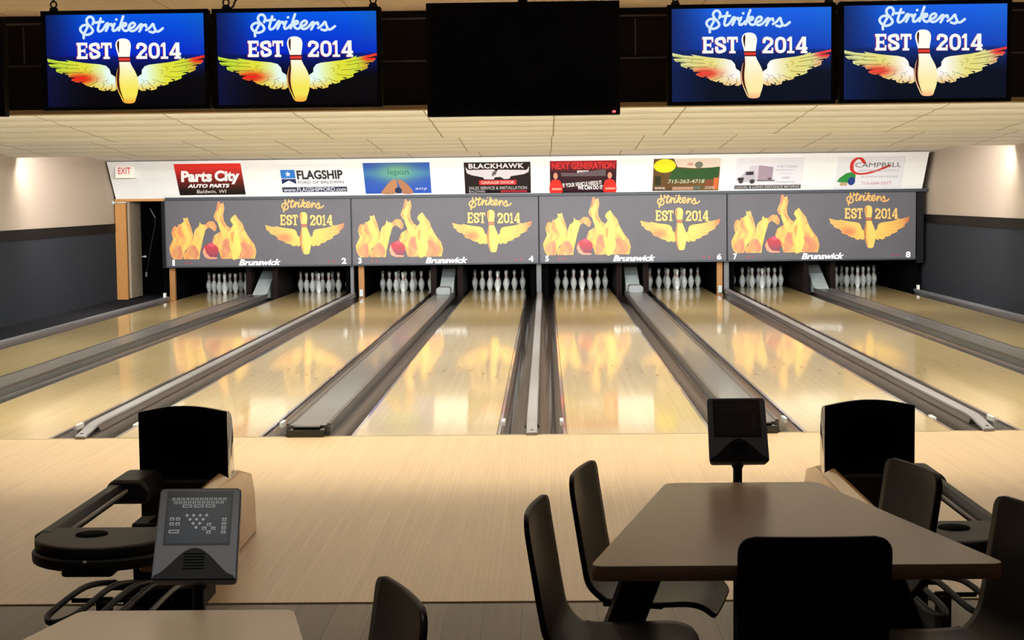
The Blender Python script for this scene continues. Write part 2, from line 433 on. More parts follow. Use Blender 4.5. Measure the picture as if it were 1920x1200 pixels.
# white advertising fascia above the masking units (leans towards the lanes at its top)
FB, FT = (17.0, 1.80), (16.46, 2.45)          # (y,z) bottom / top of its face
b = MB(); b.prism([FB, FT, (FT[0]+0.08, FT[1]), (FB[0]+0.08, FB[1])], 'x', -7.56, 6.78); struct(b.build('wall_fascia', FASC))
b = MB(); b.box(-6.66, 6.86, 16.93, 17.12, 1.765, 1.815); struct(b.build('trim_3', NAVY))
def fascia_pt(x, t, lift):
    """point on the fascia face, t = 0 bottom .. 1 top"""
    ny, nz = -(FT[1]-FB[1]), (FT[0]-FB[0]); n = math.hypot(ny, nz)
    return (x, FB[0]+(FT[0]-FB[0])*t+lift*ny/n, FB[1]+(FT[1]-FB[1])*t+lift*nz/n)

# open doorway left of the masking units
b = MB(); b.box(-7.385, -7.34, 17.08, 17.86, 0.02, 1.76); dr = struct(b.build('door_1', DOORM))
b = MB(); b.box(-7.58, -7.40, 16.98, 17.10, 0, 1.80); b.box(-7.58, -6.68, 17.0, 17.1, 1.755, 1.80); b.box(-7.40, -7.392, 17.0, 17.06, 0, 1.76)
struct(b.build('door_frame', PINE, dr))
b = MB(); b.tube([(-7.72+0.10, 16.93, 1.735), (-7.36, 16.95, 1.735)], 0.012); b.lathe([(0.0, -0.03), (0.03, -0.03), (0.03, 0.03), (0, 0.03)], -7.60, 16.93, 1.735, 10)
struct(b.build('door_closer_rod', GREYMET, dr))
b = MB(); b.tube([(-7.32, 17.78, 0.74), (-7.27, 17.78, 0.74)], 0.012); b.lathe([(0.0, -0.02), (0.028, -0.015), (0.028, 0.015), (0, 0.02)], -7.26, 17.78, 0.74, 10)
struct(b.build('door_handle', GREYMET, dr))

# ------------------------------------------------------------------ lanes
def lane_x(n):
    c = ((n-1)//2-2+0.5)*P
    return c+(-1 if n % 2 else 1)*(W2/2+LW/2)
ordinal = {1: 'first', 2: 'second', 3: 'third', 4: 'fourth', 5: 'fifth', 6: 'sixth', 7: 'seventh', 8: 'eighth'}
for n in range(1, 9):
    x = lane_x(n)
    t = thing('bowling_lane', 'glossy maple bowling lane running to the pins under number %d' % n, 'bowling lane', (x, 0, 0), 0, 'maple bowling lanes')
    b = MB(); b.box(-LW/2, LW/2, 0, 19.15, -0.045, 0); b.build('lane_bed', LANE, t)
    for k in range(-3, 4):
        ax = k*0.1355; ay = 4.85-abs(k)*0.30
        s = Sheet(); s.poly([(ax-0.016, ay-0.15), (ax, ay-0.10), (ax+0.016, ay-0.15), (ax, ay+0.02)], (92, 64, 40), 1)
        s.build('aiming_arrow', lambda u, v, l: (u, v, 0.0008), PRINT, t)
    rn = random.Random(n)
    for k in range(3):
        q = rn.uniform(-0.45, 0.45); yy = rn.uniform(10.6, 11.3)
        s = Sheet(); s.rect(q, yy, q+0.014, yy+0.45, (120, 88, 56), 1); s.build('board_mark', lambda u, v, l: (u, v, 0.0008), PRINT, t)
# foul line
b = MB(); b.box(-7.4, 6.8, -0.03, -0.004, 0.0, 0.0015); struct(b.build('trim_4', mat('foul_line', rgb(150, 132, 100), 0.3)))

# ------------------------------------------------------------------ gutters and dividers
def gutter_mesh(x0, x1, y0=0.0, y1=17.11, depth=0.04):
    b = MB(); n = 12; prof = []
    for k in range(n+1):
        a = PI*k/n; prof.append(((x0+x1)/2-(x1-x0)/2*math.cos(a), -0.001-depth*math.sin(a)**1.4))
    vs = []; fs = []
    for y in (y0, y1):
        for px, pz in prof: vs.append((px, y, pz))
    m = n+1
    for k in range(n): fs.append((k, k+1, m+k+1, m+k))
    b.add(vs, fs, 0, True)
    b.prism(prof+[(x1, -0.118), (x0, -0.118)], 'y', y0, y0+0.002)
    b.prism(prof+[(x1, -0.118), (x0, -0.118)], 'y', y1, y1+0.002)
    return b
def bumper_cap(parent, x, y):
    b = MB(); b.box(x-0.013, x+0.013, y-0.08, y+0.08, -0.03, 0.010); b.build('bumper_cap', WHITEP, parent, bevel=0.002)
def lip(b, x): b.box(x-0.012, x+0.012, 0, 17.11, -0.03, 0.0)
for k, lab in ((-1, 'two'), (0, 'four'), (1, 'six')):
    nx = {'two': ('2', '3'), 'four': ('4', '5'), 'six': ('6', '7')}[lab]
    t = thing('gutter_divider', 'silver bumper rail with a dark gutter on each side between lanes %s and %s' % nx, 'gutter divider', (k*P, 0, 0), 0, 'gutter dividers')
    for s_ in (-1, 1):
        a, c = sorted((s_*0.055, s_*(W1/2-0.004)))
        gutter_mesh(a, c).build('gutter', GUT, t)
        b = MB(); lip(b, s_*(W1/2-0.016)); b.build('gutter_lip', GUT, t)
        bumper_cap(t, s_*(W1/2-0.035), 0.72)
    b = MB(); b.prism([(-0.055, -0.118), (-0.055, 0.012), (-0.040, 0.050), (0.040, 0.050), (0.055, 0.012), (0.055, -0.118)], 'y', 0.30, 17.11); b.box(-0.055, 0.055, 0.0, 0.30, -0.118, 0.006); b.build('rail_base', GUTD, t)
    # rail with a rounded nose that dips to the foul line
    b = MB(); ys = [-0.06, -0.03, 0.02, 0.08, 0.15, 0.24, 0.34, 0.45]
    zs = [0.022, 0.032, 0.037, 0.043, 0.052, 0.064, 0.072, 0.076]
    ys += [17.11]; zs += [0.076]
    prof = [(-0.043, 0), (-0.043, -0.012), (-0.036, 0.0), (0.036, 0.0), (0.043, -0.012), (0.043, 0)]
    vs = []; fs = []
    for y, z in zip(ys, zs):
        for px, dz in ((-0.040, -0.022), (-0.040, -0.006), (-0.032, 0), (0.032, 0), (0.040, -0.006), (0.040, -0.022)):
            vs.append((px, y, max(0.0, z+dz)))
    for i in range(len(ys)-1):
        for j in range(5): fs.append((i*6+j, i*6+j+1, i*6+7+j, i*6+6+j))
        fs.append((i*6+5, i*6, i*6+6, i*6+11))
    fs += [(0, 1, 2, 3, 4, 5), tuple((len(ys)-1)*6+j for j in (5, 4, 3, 2, 1, 0))]
    b.add(vs, fs); b.build('bumper_rail', RAIL, t)
    b = MB(); b.lathe([(0, 0), (0.012, 0), (0.012, 0.004), (0, 0.004)], 0, -0.005, 0.0335, 10); b.build('bolt', BLACK, t)
for k, lab in ((-2, ('1', '2')), (-1, ('3', '4')), (0, ('5', '6')), (1, ('7', '8'))):
    x = (k+0.5)*P
    t = thing('ball_return_track', 'raised grey ball return cover flanked by gutters between lanes %s and %s' % lab, 'ball return track', (x, 0, 0), 0, 'ball return tracks')
    for s_ in (-1, 1):
        a, c = sorted((s_*0.168, s_*(W2/2-0.004)))
        gutter_mesh(a, c).build('gutter', GUT, t)
        b = MB(); lip(b, s_*(W2/2-0.012)); b.build('gutter_lip', GUT, t)
        if (k == -1 and s_ < 0) or (k == 0 and s_ > 0) or k in (-2, 1): bumper_cap(t, s_*(W2/2-0.06), 0.75)
    b = MB(); b.prism([(-0.165, -0.118), (-0.165, 0.055), (-0.14, 0.075), (-0.135, 0.068), (0.135, 0.068), (0.14, 0.075), (0.165, 0.055), (0.165, -0.118)], 'y', 0.10, 16.9)
    b.build('cover', [COVER], t)
    b = MB()
    for s_ in (-1, 1): b.box(s_*0.152-0.014, s_*0.152+0.014, 0.12, 16.9, 0.06, 0.079)
    b.build('edge_strip', GUTD, t)
    b = MB(); b.box(-0.14, 0.14, -0.06, 0.14, 0.0, 0.055); b.box(-0.10, 0.10, -0.02, 0.10, 0.055, 0.075); b.build('end_cap', BLKGL, t, bevel=0.012)
    # lump where the balls come through and sloping steel ramp behind it
    if k in (-1, 0):
        b = MB(); pr = rounded(-0.13, 0.13, 0.05, 0.20, 0.06, 5); b.prism(pr, 'y', 16.15, 16.6, smooth=True)
        b.build('ball_door', mat('door_grey', rgb(118, 122, 124), 0.4, noise=0.1), t, bevel=0.03)
    b = MB(); b.prism([(16.95, -0.12), (16.95, 0.07), (18.2, 0.50), (18.2, -0.12)], 'x', x-0.125, x+0.125)
    tag(b.build('sloping_ramp', GREYMET, bevel=0.01), 'sloping grey steel ramp between the pin racks under numbers %s and %s' % lab, 'ramp', 'steel ramps')
# outer rails beside lane 1 and lane 8
for sg, side in ((-1, 'slate wall left of lane 1'), (1, 'slate wall right of lane 8')):
    x = sg*(2*P-W1/2)
    t = thing('outer_gutter', 'dark gutter and grey rail along the %s' % side, 'gutter', (x, 0, 0), 0, 'outer gutters')
    a, c = sorted((sg*0.004, sg*0.235)); gutter_mesh(a, c).build('gutter', GUT, t)
    a, c = sorted((sg*0.235, sg*0.30)); b = MB(); b.box(a, c, 0.0, 17.1, -0.118, 0.04); b.build('rail', mat('rail_grey', rgb(120, 120, 124), 0.4, metal=0.2), t, bevel=0.012)
    b = MB(); b.box(sg*0.25-0.02, sg*0.25+0.02, 16.75, 16.85, 0.04, 0.12); b.build('end_post', WHITEP, t, bevel=0.006)

# ------------------------------------------------------------------ bowling pins
prof = [(0.0, 0), (0.0258, 0), (0.0286, 0.006), (0.0358, 0.019), (0.0454, 0.057), (0.0580, 0.095), (0.0605, 0.114), (0.0579, 0.149), (0.0471, 0.184),
        (0.0313, 0.219), (0.0248, 0.238), (0.0228, 0.254), (0.0236, 0.273), (0.0264, 0.299), (0.0308, 0.325), (0.0324, 0.343), (0.0306, 0.360), (0.0235, 0.373), (0.012, 0.380), (0.0, 0.381)]
pin0 = thing('bowling_pin', 'x', 'bowling pin', group='racked bowling pins')
b = MB(); b.lathe(prof, n=18); b.build('pin_body', PINW, pin0)
b = MB()
for z0, z1, ra, rb in ((0.232, 0.243, 0.0262, 0.0243), (0.262, 0.273, 0.0236, 0.0243)): b.lathe([(ra-0.001, z0), (ra+0.0006, z0), (rb+0.0006, z1), (rb-0.001, z1)], n=18)
b.build('neck_stripes', PINR, pin0)
spots = [('head pin at the front', 0, 0)]
for row, names in enumerate((('left pin of the second row', 'right pin of the second row'),
                             ('left pin of the third row', 'middle pin of the third row', 'right pin of the third row'),
                             ('far left pin of the back row', 'inner left pin of the back row', 'inner right pin of the back row', 'far right pin of the back row'))):
    n = row+2
    for i, nm in enumerate(names): spots.append((nm, (i-(n-1)/2)*0.3048, (row+1)*0.264))
first = True
for n in range(1, 9):
    for nm, dx, dy in spots:
        o = pin0 if first else copy_tree(pin0); first = False
        o.location = (lane_x(n)+dx, 18.29+dy, 0.0)
        o['label'] = 'white bowling pin, %s under number %d' % (nm, n)

# ------------------------------------------------------------------ pin deck surroundings
for k in range(-2, 2):
    x = (k+0.5)*P
    for s_, ln in ((-1, (k+2)*2+1), (1, (k+2)*2+2)):
        b = MB(); b.box(x+s_*0.24-0.05, x+s_*0.24+0.05, 17.25, 20.1, -0.115, 0.62)
        tag(b.build('kickback_panel', BROWN), 'dark brown side panel beside the ramp and the rack under number %d' % ln, 'side panel', 'pinsetter side panels')
for k, nm in ((-2, 'left of the rack under number 1'), (-1, 'between the racks under numbers 2 and 3'), (0, 'between the racks under numbers 4 and 5'), (1, 'between the racks under numbers 6 and 7'), (2, 'right of the rack under number 8')):
    wd = 0.10 if abs(k) == 2 else 0.16
    xx = k*P+(-0.02 if k == -2 else 0.02 if k == 2 else 0)
    b = MB(); b.box(xx-wd, xx+wd, 17.3, 20.1, -0.115, 0.62)
    tag(b.build('kickback_panel', PITB), 'black side wall of the pin deck %s' % nm, 'side panel', 'pinsetter side panels')
for x, wd, nm in ((-0.01, 0.045, 'below the joint of panels numbered 4 and 5'), (3.345, 0.045, 'below the joint of panels numbered 6 and 7'), (-3.37, 0.03, 'below the joint of panels numbered 2 and 3')):
    b = MB(); b.box(x-wd, x+wd, 17.13, 17.25, -0.12, 0.555)
    tag(b.build('divider_post', GREYDK, bevel=0.005), 'grey upright post '+nm, 'post', 'grey divider posts')
for x, nm in ((-3.205, 'left of the rack under number 3'), (3.225, 'right of the rack under number 6'), (-6.62, 'under the left end of the panel numbered 1')):
    b = MB(); b.box(x-0.05, x+0.05, 17.14, 17.24, -0.12, 0.555)
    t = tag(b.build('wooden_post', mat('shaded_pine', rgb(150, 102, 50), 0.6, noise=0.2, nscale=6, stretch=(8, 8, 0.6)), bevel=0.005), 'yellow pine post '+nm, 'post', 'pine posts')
    if x > -6: b = MB(); b.box(x-0.035, x+0.035, 17.09, 17.139, 0.0, 0.13); b.build('pale_block', GREYMET, t, bevel=0.01)
b = MB(); b.tube([(-7.31, 18.55, 1.58), (-7.237, 18.55, 1.447), (-7.25, 18.56, 1.3), (-7.333, 18.56, 0.93), (-7.43, 18.56, 0.42)], 0.0045, 6)
cbl = tag(b.build('hanging_cable', GREYDK), 'thin pale cable hanging down inside the dark doorway', 'cable')
b = MB(); b.tube([(-7.33, 18.55, 1.62), (-7.237, 18.55, 1.44)], 0.010, 8); b.build('clip', GREYMET, cbl)
b = MB(); b.lathe([(0, 0), (0.02, 0.0), (0.02, 0.08), (0, 0.1)], -7.44, 18.56, 0.33, 8); b.build('plug', GREYMET, cbl)
b = MB(); b.box(-6.96, -6.86, 18.3, 18.4, -0.0, 0.98)
tag(b.build('yellow_board', YELLOWD), 'dull yellow upright board in the dark doorway', 'board')

# ------------------------------------------------------------------ emblem artwork
def flip(pts): return pts
def ex(p, W=1430.0, x0=145.0, y1=965.0):
    return ((p[0]-x0)/W, (y1-(p[1]+0.012*(p[0]-860)))/W)
LW_OUT = [(765,760),(760,690),(722,664),(712,622),(682,588),(622,573),(540,566),(480,560),(400,548),(320,533),(345,550),(250,542),(150,520),(152,545),(168,562),(160,578),(178,596),(225,618),(228,642),(275,660),(335,672),(340,690),(375,704),(360,722),(395,738),(470,752),(492,770),(540,786),(605,794),(610,812),(650,822),(690,816),(722,800),(712,822),(745,824),(772,806)]
RW_OUT = [(962,760),(965,690),(1002,664),(1004,626),(1030,592),(1070,578),(1150,568),(1250,556),(1330,540),(1395,512),(1385,530),(1480,510),(1578,488),(1572,512),(1556,530),(1562,548),(1530,575),(1488,600),(1490,628),(1440,650),(1360,680),(1362,705),(1320,722),(1242,742),(1240,760),(1200,772),(1138,780),(1132,806),(1085,818),(1050,806),(1030,800),(1036,820),(1000,822),(968,806)]
PINPTS = [(840,333),(872,338),(898,356),(910,390),(908,430),(900,480),(898,520),(900,552),(915,590),(942,640),(964,700),(969,760),(962,830),(944,890),(922,934),(838,934),(806,880),(782,820),(768,760),(768,700),(778,640),(794,590),(802,552),(798,520),(790,480),(776,430),(772,390),(784,356),(808,338)]
def feathers(side):
    out = []
    if side < 0:
        ends = [(170,545),(185,585),(245,634),(350,682),(385,722),(500,768),(620,806),(715,815)]
        roots = [(520,580),(530,610),(545,640),(560,665),(590,690),(620,710),(660,730),(715,740)]
    else:
        ends = [(1555,505),(1545,545),(1475,615),(1350,690),(1230,750),(1125,798),(1025,814)]
        roots = [(1210,580),(1200,605),(1180,640),(1160,665),(1110,700),(1060,720),(1005,735)]
    return list(zip(roots, ends))
SCRIPT = [
    [(572,200),(582,165),(566,136),(538,134),(518,160),(526,195),(556,228),(572,262),(548,290),(506,298),(472,276),(458,244),(478,216),(510,208),(524,226),(506,262),(488,300),(488,330)],
    [(646,148),(628,205),(618,248),(628,268),(654,258),(676,232)],
    [(596,186),(668,178)],
    [(676,232),(698,196),(712,198),(706,230),(690,262)], [(700,236),(718,208),(742,200),(744,216)],
    [(770,196),(752,240),(758,262),(782,254),(806,230)], [(786,158),(788,156)],
    [(850,128),(832,180),(808,258)], [(818,232),(846,196),(872,194),(868,214),(838,226),(852,256),(876,262),(900,244)],
    [(898,240),(934,230),(954,204),(936,188),(908,206),(898,240),(918,264),(950,258),(980,232)],
    [(980,232),(1004,204),(1016,208),(1008,240),(992,268)], [(1004,240),(1024,216),(1050,206),(1054,224)],
    [(1054,256),(1088,232),(1116,200),(1126,228),(1136,258),(1118,278),(1084,270)], [(1130,266),(1166,268),(1204,240)],
]
def slab(s, ch, x0, x1, yt, yb, col, T, layer0, fwd):
    """thick slab letter inside a box given in artwork pixels (y down)"""
    st = 0.30*(x1-x0); hb = 0.17*(yb-yt); layer = layer0; cnt = [0]
    def R(a, b_, c, d): cnt[0] += 1; s.poly([T(q) for q in ((a, b_), (c, b_), (c, d), (a, d))], col, layer+0.1*cnt[0])
    mid = (x0+x1)/2; sw = fwd*st*0.98
    def S(pts, closed=False, sm=6): s.stroke([T(q) for q in pts], sw, col, layer, smooth=sm, closed=closed)
    if ch == 'E':
        R(x0+st*0.3, yt, x0+st*1.3, yb); R(x0, yt, x1, yt+hb); R(x0, yb-hb, x1, yb); R(x0+st*.5, (yt+yb)/2-hb*.45, x1-st*0.6, (yt+yb)/2+hb*.45)
        R(x1-st*.5, yt, x1, yt+hb*1.9); R(x1-st*.5, yb-hb*1.9, x1, yb); R(x1-st*.95, (yt+yb)/2-hb*.8, x1-st*.6, (yt+yb)/2+hb*.8)
    elif ch == 'T':
        R(x0, yt, x1, yt+hb); R(mid-st*.52, yt, mid+st*.52, yb); R(mid-st*1.0, yb-hb*.8, mid+st*1.0, yb); R(x0, yt, x0+st*.45, yt+hb*2); R(x1-st*.45, yt, x1, yt+hb*2)
    elif ch == 'S':
        h = st/2; S([(x1-h, yt+hb*1.9), (x1-h*1.6, yt+h*1.2), (mid, yt+h), (x0+h*1.2, yt+h*1.8), (x0+h*1.2, yt+hb*2.2), (mid, (yt+yb)/2), (x1-h*1.2, yb-hb*2.2), (x1-h*1.2, yb-h*1.8), (mid, yb-h), (x0+h*1.6, yb-h*1.2), (x0+h, yb-hb*1.9)])
    elif ch == '2':
        h = st/2; S([(x0+h, yt+hb*1.8), (x0+h*1.6, yt+h*1.3), (mid, yt+h), (x1-h*1.2, yt+h*2), (x1-h*1.2, yt+hb*2.4), (mid, (yt+yb)/2+hb*.6), (x0+h*1.3, yb-h*1.2)])
        R(x0, yb-hb, x1, yb); R(x1-st*.5, yb-hb*2.0, x1, yb)
    elif ch == '0':
        h = st/2; S([(mid, yt+h), (x1-h, yt+h*2.6), (x1-h, yb-h*2.6), (mid, yb-h), (x0+h, yb-h*2.6), (x0+h, yt+h*2.6)], True)
    elif ch == '1':
        R(mid-st*.55, yt, mid+st*.55, yb); R(x0, yb-hb*.85, x1, yb); s.poly([T(q) for q in ((mid-st*.5, yt), (mid-st*.5, yt+hb*1.5), (x0, yt+hb*1.6), (x0, yt+hb*.9))], col, layer)
    elif ch == '4':
        R(x1-st*1.5, yt, x1-st*.4, yb); R(x0, yb-hb*2.2, x1, yb-hb*1.25); R(x1-st*1.9, yb-hb*.8, x1, yb)
        s.poly([T(q) for q in ((x1-st*1.5, yt), (x1-st*.9, yt), (x0+st*.95, yb-hb*2.0), (x0, yb-hb*2.0))], col, layer)

def emblem(s, T, sc, pal, maxlen, fancy=True):
    """T: artwork pixel -> sheet coordinate, sc: scale of one artwork pixel"""
    for side, out in ((-1, LW_OUT), (1, RW_OUT)):
        f = lambda u, v: pal['wing'](u, v)
        s.poly([T(p) for p in out], f, maxlen=maxlen)
        ly = s.l+1; s.l += 2
        for (a, e) in feathers(side):
            d = Vector((e[0]-a[0], e[1]-a[1])); L = d.length; d.normalize(); n = Vector((-d.y, d.x))
            if fancy:
                s.stroke([T((a[0]+d.x*L*.25+n.x*12*side, a[1]+d.y*L*.25+n.y*12*side)), T((a[0]+d.x*L*.6+n.x*14*side, a[1]+d.y*L*.6+n.y*14*side)), T((e[0]+n.x*6*side, e[1]+n.y*6*side))], 4.4*sc, pal['line'], ly)
        if pal.get('gap'):
            F = feathers(side)
            for (a1, e1), (a2, e2) in zip(F, F[1:]):
                m = Vector(((e1[0]+e2[0])/2, (e1[1]+e2[1])/2)); r = Vector(((a1[0]+a2[0])/2, (a1[1]+a2[1])/2)); d = (r-m)
                q = Vector((-d.y, d.x)).normalized()*9; tip = m+d*0.22; o = m-d*0.05
                s.poly([T((o.x+q.x, o.y+q.y)), T((o.x-q.x, o.y-q.y)), T((tip.x, tip.y))], pal['gap'], ly)
        if fancy:
            for cx, cy in (((500, 620), (540, 655), (600, 720), (660, 745), (330, 600), (690, 735)) if side < 0 else ((1225, 615), (1180, 645), (1110, 735), (1050, 745), (1400, 600), (1010, 735))):
                s.stroke([T((cx-16*side, cy-18)), T((cx+6*side, cy-12)), T((cx+12*side, cy+4)), T((cx-4*side, cy+16))], 3.2*sc, pal['line'], ly, smooth=4)
    s.poly([T(p) for p in catmull(PINPTS, 3, True)], pal['pin'], maxlen=maxlen)
    ly = s.l+1; s.l += 2
    s.poly([T(p) for p in catmull([(800,560),(788,610),(776,680),(776,760),(790,820),(816,880),(838,925),(822,870),(802,800),(796,720),(804,630)], 3, True)], pal['shade'], ly)
    s.poly([T(p) for p in catmull([(800,352),(786,380),(790,430),(802,470),(804,420),(806,370)], 3, True)], pal['shade'], ly)
    s.poly([T(p) for p in ((796,504),(899,504),(900,552),(798,552))], pal['line2'], ly)
    s.poly([T(p) for p in ((796,516),(899,516),(900,540),(798,540))], pal['band'], ly+1)
    ly = s.l+1; s.l += 3
    for i_, st in enumerate(SCRIPT): s.stroke([T(p) for p in st], 23*sc, pal['script'], ly+0.13*i_, smooth=5 if len(st) > 2 else 0)
    ly = s.l+1; s.l += 2
    bx = (('E', 420, 518), ('S', 532, 634), ('T', 642, 738), ('2', 958, 1056), ('0', 1074, 1168), ('1', 1180, 1246), ('4', 1258, 1362))
    if fancy:
        for ch, a, c in bx: slab(s, ch, a-7, c-7, 376, 527, pal['ltshade'], T, ly, sc)
    for ch, a, c in bx:
        q = 0.012*((a+c)/2-860)
        slab(s, ch, a, c, 372-q*0.0, 524-q*0.0, pal['letter'], T, ly+1, sc)

# ------------------------------------------------------------------ hanging televisions
def tv_art(cool):
    s = Sheet()
    def bg(u, v):
        t = v/0.60; x = u
        top = (0, 90, 230) if cool else (26, 100, 232); mid = (0, 40, 200) if cool else (20, 64, 180)
        bot = (2, 2, 7) if cool else (9, 16, 32)
        if t > 0.55: c = mixc(mid, top, (t-0.55)/0.45)
        else: c = mixc(bot, mid, (t-0.30)/0.40)
        c = mixc((10, 16, 60) if cool else (18, 34, 84), c, 0.15+3.2*x)
        c = mixc(c, (20, 110, 150) if cool else (30, 110, 190), max(0, (x-0.8)*3)*max(0, (t-0.4)))
        return c
    s.rect(0, 0, 1, 0.60, bg, maxlen=0.03)
    T = lambda p: ex(p)
    def wing(u, v):
        px = u*1430+145
        base = (226, 226, 60) if cool else (232, 222, 130)
        tipc = (190, 220, 60) if cool else (216, 220, 150)
        d = abs(px-865)
        c = mixc((232, 255, 244) if cool else (255, 252, 246), base, (d-170)/190)
        c = mixc(c, tipc, (d-420)/200)
        py = 965-v*1430
        r = math.exp(-((px-440)**2/(130.0**2)+(py-705)**2/(48.0**2)))
        c = mixc(c, (240, 40, 30) if cool else (240, 70, 60), r*1.25)
        if px > 1380: c = mixc(c, (250, 50, 40) if cool else (240, 60, 70), (px-1400)/80*(1 if py < 560 else 0.3))
        if py > 735: c = mixc(c, (238, 200, 70) if cool else (236, 196, 120), (py-735)/90)
        return c
    def pin(u, v):
        px = u*1430+145; py = 965-v*1430
        c = mixc((255, 255, 240), (246, 232, 90) if cool else (255, 236, 170), (py-540)/260)
        c = mixc(c, (250, 130, 40) if cool else (250, 150, 110), (py-870)/110)
        c = mixc(c, (255, 150, 60) if cool else (255, 170, 130), (815-px)/60 if py > 560 else 0)
        return c
    pal = dict(wing=wing, line=(120, 96, 30), pin=pin, shade=(70, 26, 14), band=(226, 60, 50), line2=(90, 14, 20),
               script=(214, 236, 255), letter=(250, 255, 246), ltshade=(150, 20, 90), gap=(5, 8, 26) if cool else (15, 22, 46))
    emblem(s, T, 1/1430.0, pal, 0.02)
    return s
ART = {True: tv_art(True), False: tv_art(False)}
TVY = -1.5
def lit_tv(x0, x1, z0, z1, cool, label):
    t = thing('hanging_television', label, 'television', ((x0+x1)/2, TVY, z0), 0, 'lit screens above the approach')
    wd, h = x1-x0, z1-z0
    b = MB(); b.box(-wd/2, wd/2, 0.0, 0.07, 0, h); b.box(-wd*.3, wd*.3, 0.07, 0.12, h*.2, h*.8); b.build('housing', TVBLK, t, bevel=0.006)
    bz = 0.028
    b = MB(); y0, y1 = -0.014, -0.001
    b.box(-wd/2, -wd/2+bz, y0, y1, 0, h); b.box(wd/2-bz, wd/2, y0, y1, 0, h); b.box(-wd/2+bz, wd/2-bz, y0, y1, 0, bz*.8); b.box(-wd/2+bz, wd/2-bz, y0, y1, h-bz*.9, h)
    b.build('bezel', TVBLK, t)
    sw, sh = wd-2*bz, h-1.7*bz
    ART[cool].build('screen', lambda u, v, l: ((u-0.5)*sw, -0.002-l*0.00028, bz*.8+v/0.60*sh), SCREEN, t)
lit_tv(-3.085, -2.015, 2.338, 2.968, True, 'lit emblem screen at the far left, under the leftmost ring hook')
lit_tv(-1.990, -0.915, 2.335, 2.966, True, 'lit emblem screen just left of the big black screen')
lit_tv(0.900, 1.962, 2.318, 2.950, False, 'lit emblem screen just right of the big black screen')
lit_tv(1.985, 3.066, 2.318, 2.955, False, 'lit emblem screen at the far right end of the row')
def black_tv(x0, x1, z0, z1, y, label, led):
    t = thing('hanging_television', label, 'television', ((x0+x1)/2, y, z0))
    wd, h = x1-x0, z1-z0
    b = MB(); b.box(-wd/2, wd/2, 0.0, 0.09, 0, h); b.box(-wd*.3, wd*.3, 0.09, 0.14, h*.2, h*.8); b.box(-0.03, 0.03, 0.09, 0.13, h*.7, 3.045-z0); b.build('housing', TVBLK, t, bevel=0.006)
    b = MB(); b.box(-wd/2+0.03, wd/2-0.03, -0.003, -0.0005, 0.04, h-0.03); b.build('screen', mat('off_screen', rgb(4, 4, 6), 0.5, spec=0.03), t)
    if led: b = MB(); b.lathe([(0, 0), (0.011, 0), (0.011, 0.012), (0, 0.014)], wd/2-0.04, -0.006, 0.012, 10); b.build('power_light', REDLED, t)
black_tv(-0.628, 0.600, 2.268, 2.985, TVY, 'large switched-off black screen with a red power light in the middle of the row', True)
black_tv(-4.40, -3.338, 2.307, 2.93, TVY, 'black cabinet cut off at the left edge of the photo', False)
def chain(x, ztop, label, slack=False):
    t = thing('hanging_hook', label, 'hook', (x, TVY+0.03, ztop), 0, 'ring hooks holding the screens')
    b = MB(); b.lathe([(0, 0), (0.03, 0), (0.026, 0.02), (0.014, 0.03), (0, 0.03)], 0, 0, 0.0, 12); b.build('base_plate', BLKPL, t)
    top = 3.045-ztop
    b = MB(); b.tube([(0.019*math.cos(a*PI/8), 0, 0.044+0.02*math.sin(a*PI/8)) for a in range(16)], 0.0055, 8, True)
    b.tube([(0, 0, 0.060), (0, 0, top)], 0.008, 8); b.build('ring', BLKPL, t)
    if slack: b = MB(); b.tube(catmull([(0.02, 0, 0.0), (0.045, 0, 0.02), (0.055, 0.01, 0.05), (0.08, 0.02, top)], 5), 0.006, 8); b.build('cable', BLKPL, t)
chain(-3.011, 2.968, 'black ring hook over the far left lit screen')
chain(-1.905, 2.966, 'black ring hook with slack cable over the second lit screen', True)
chain(-0.965, 2.966, 'black ring hook over the right corner of the second lit screen')
chain(0.955, 2.950, 'black ring hook just right of the big black screen')
chain(1.925, 2.950, 'black ring hook between the two lit screens at right')

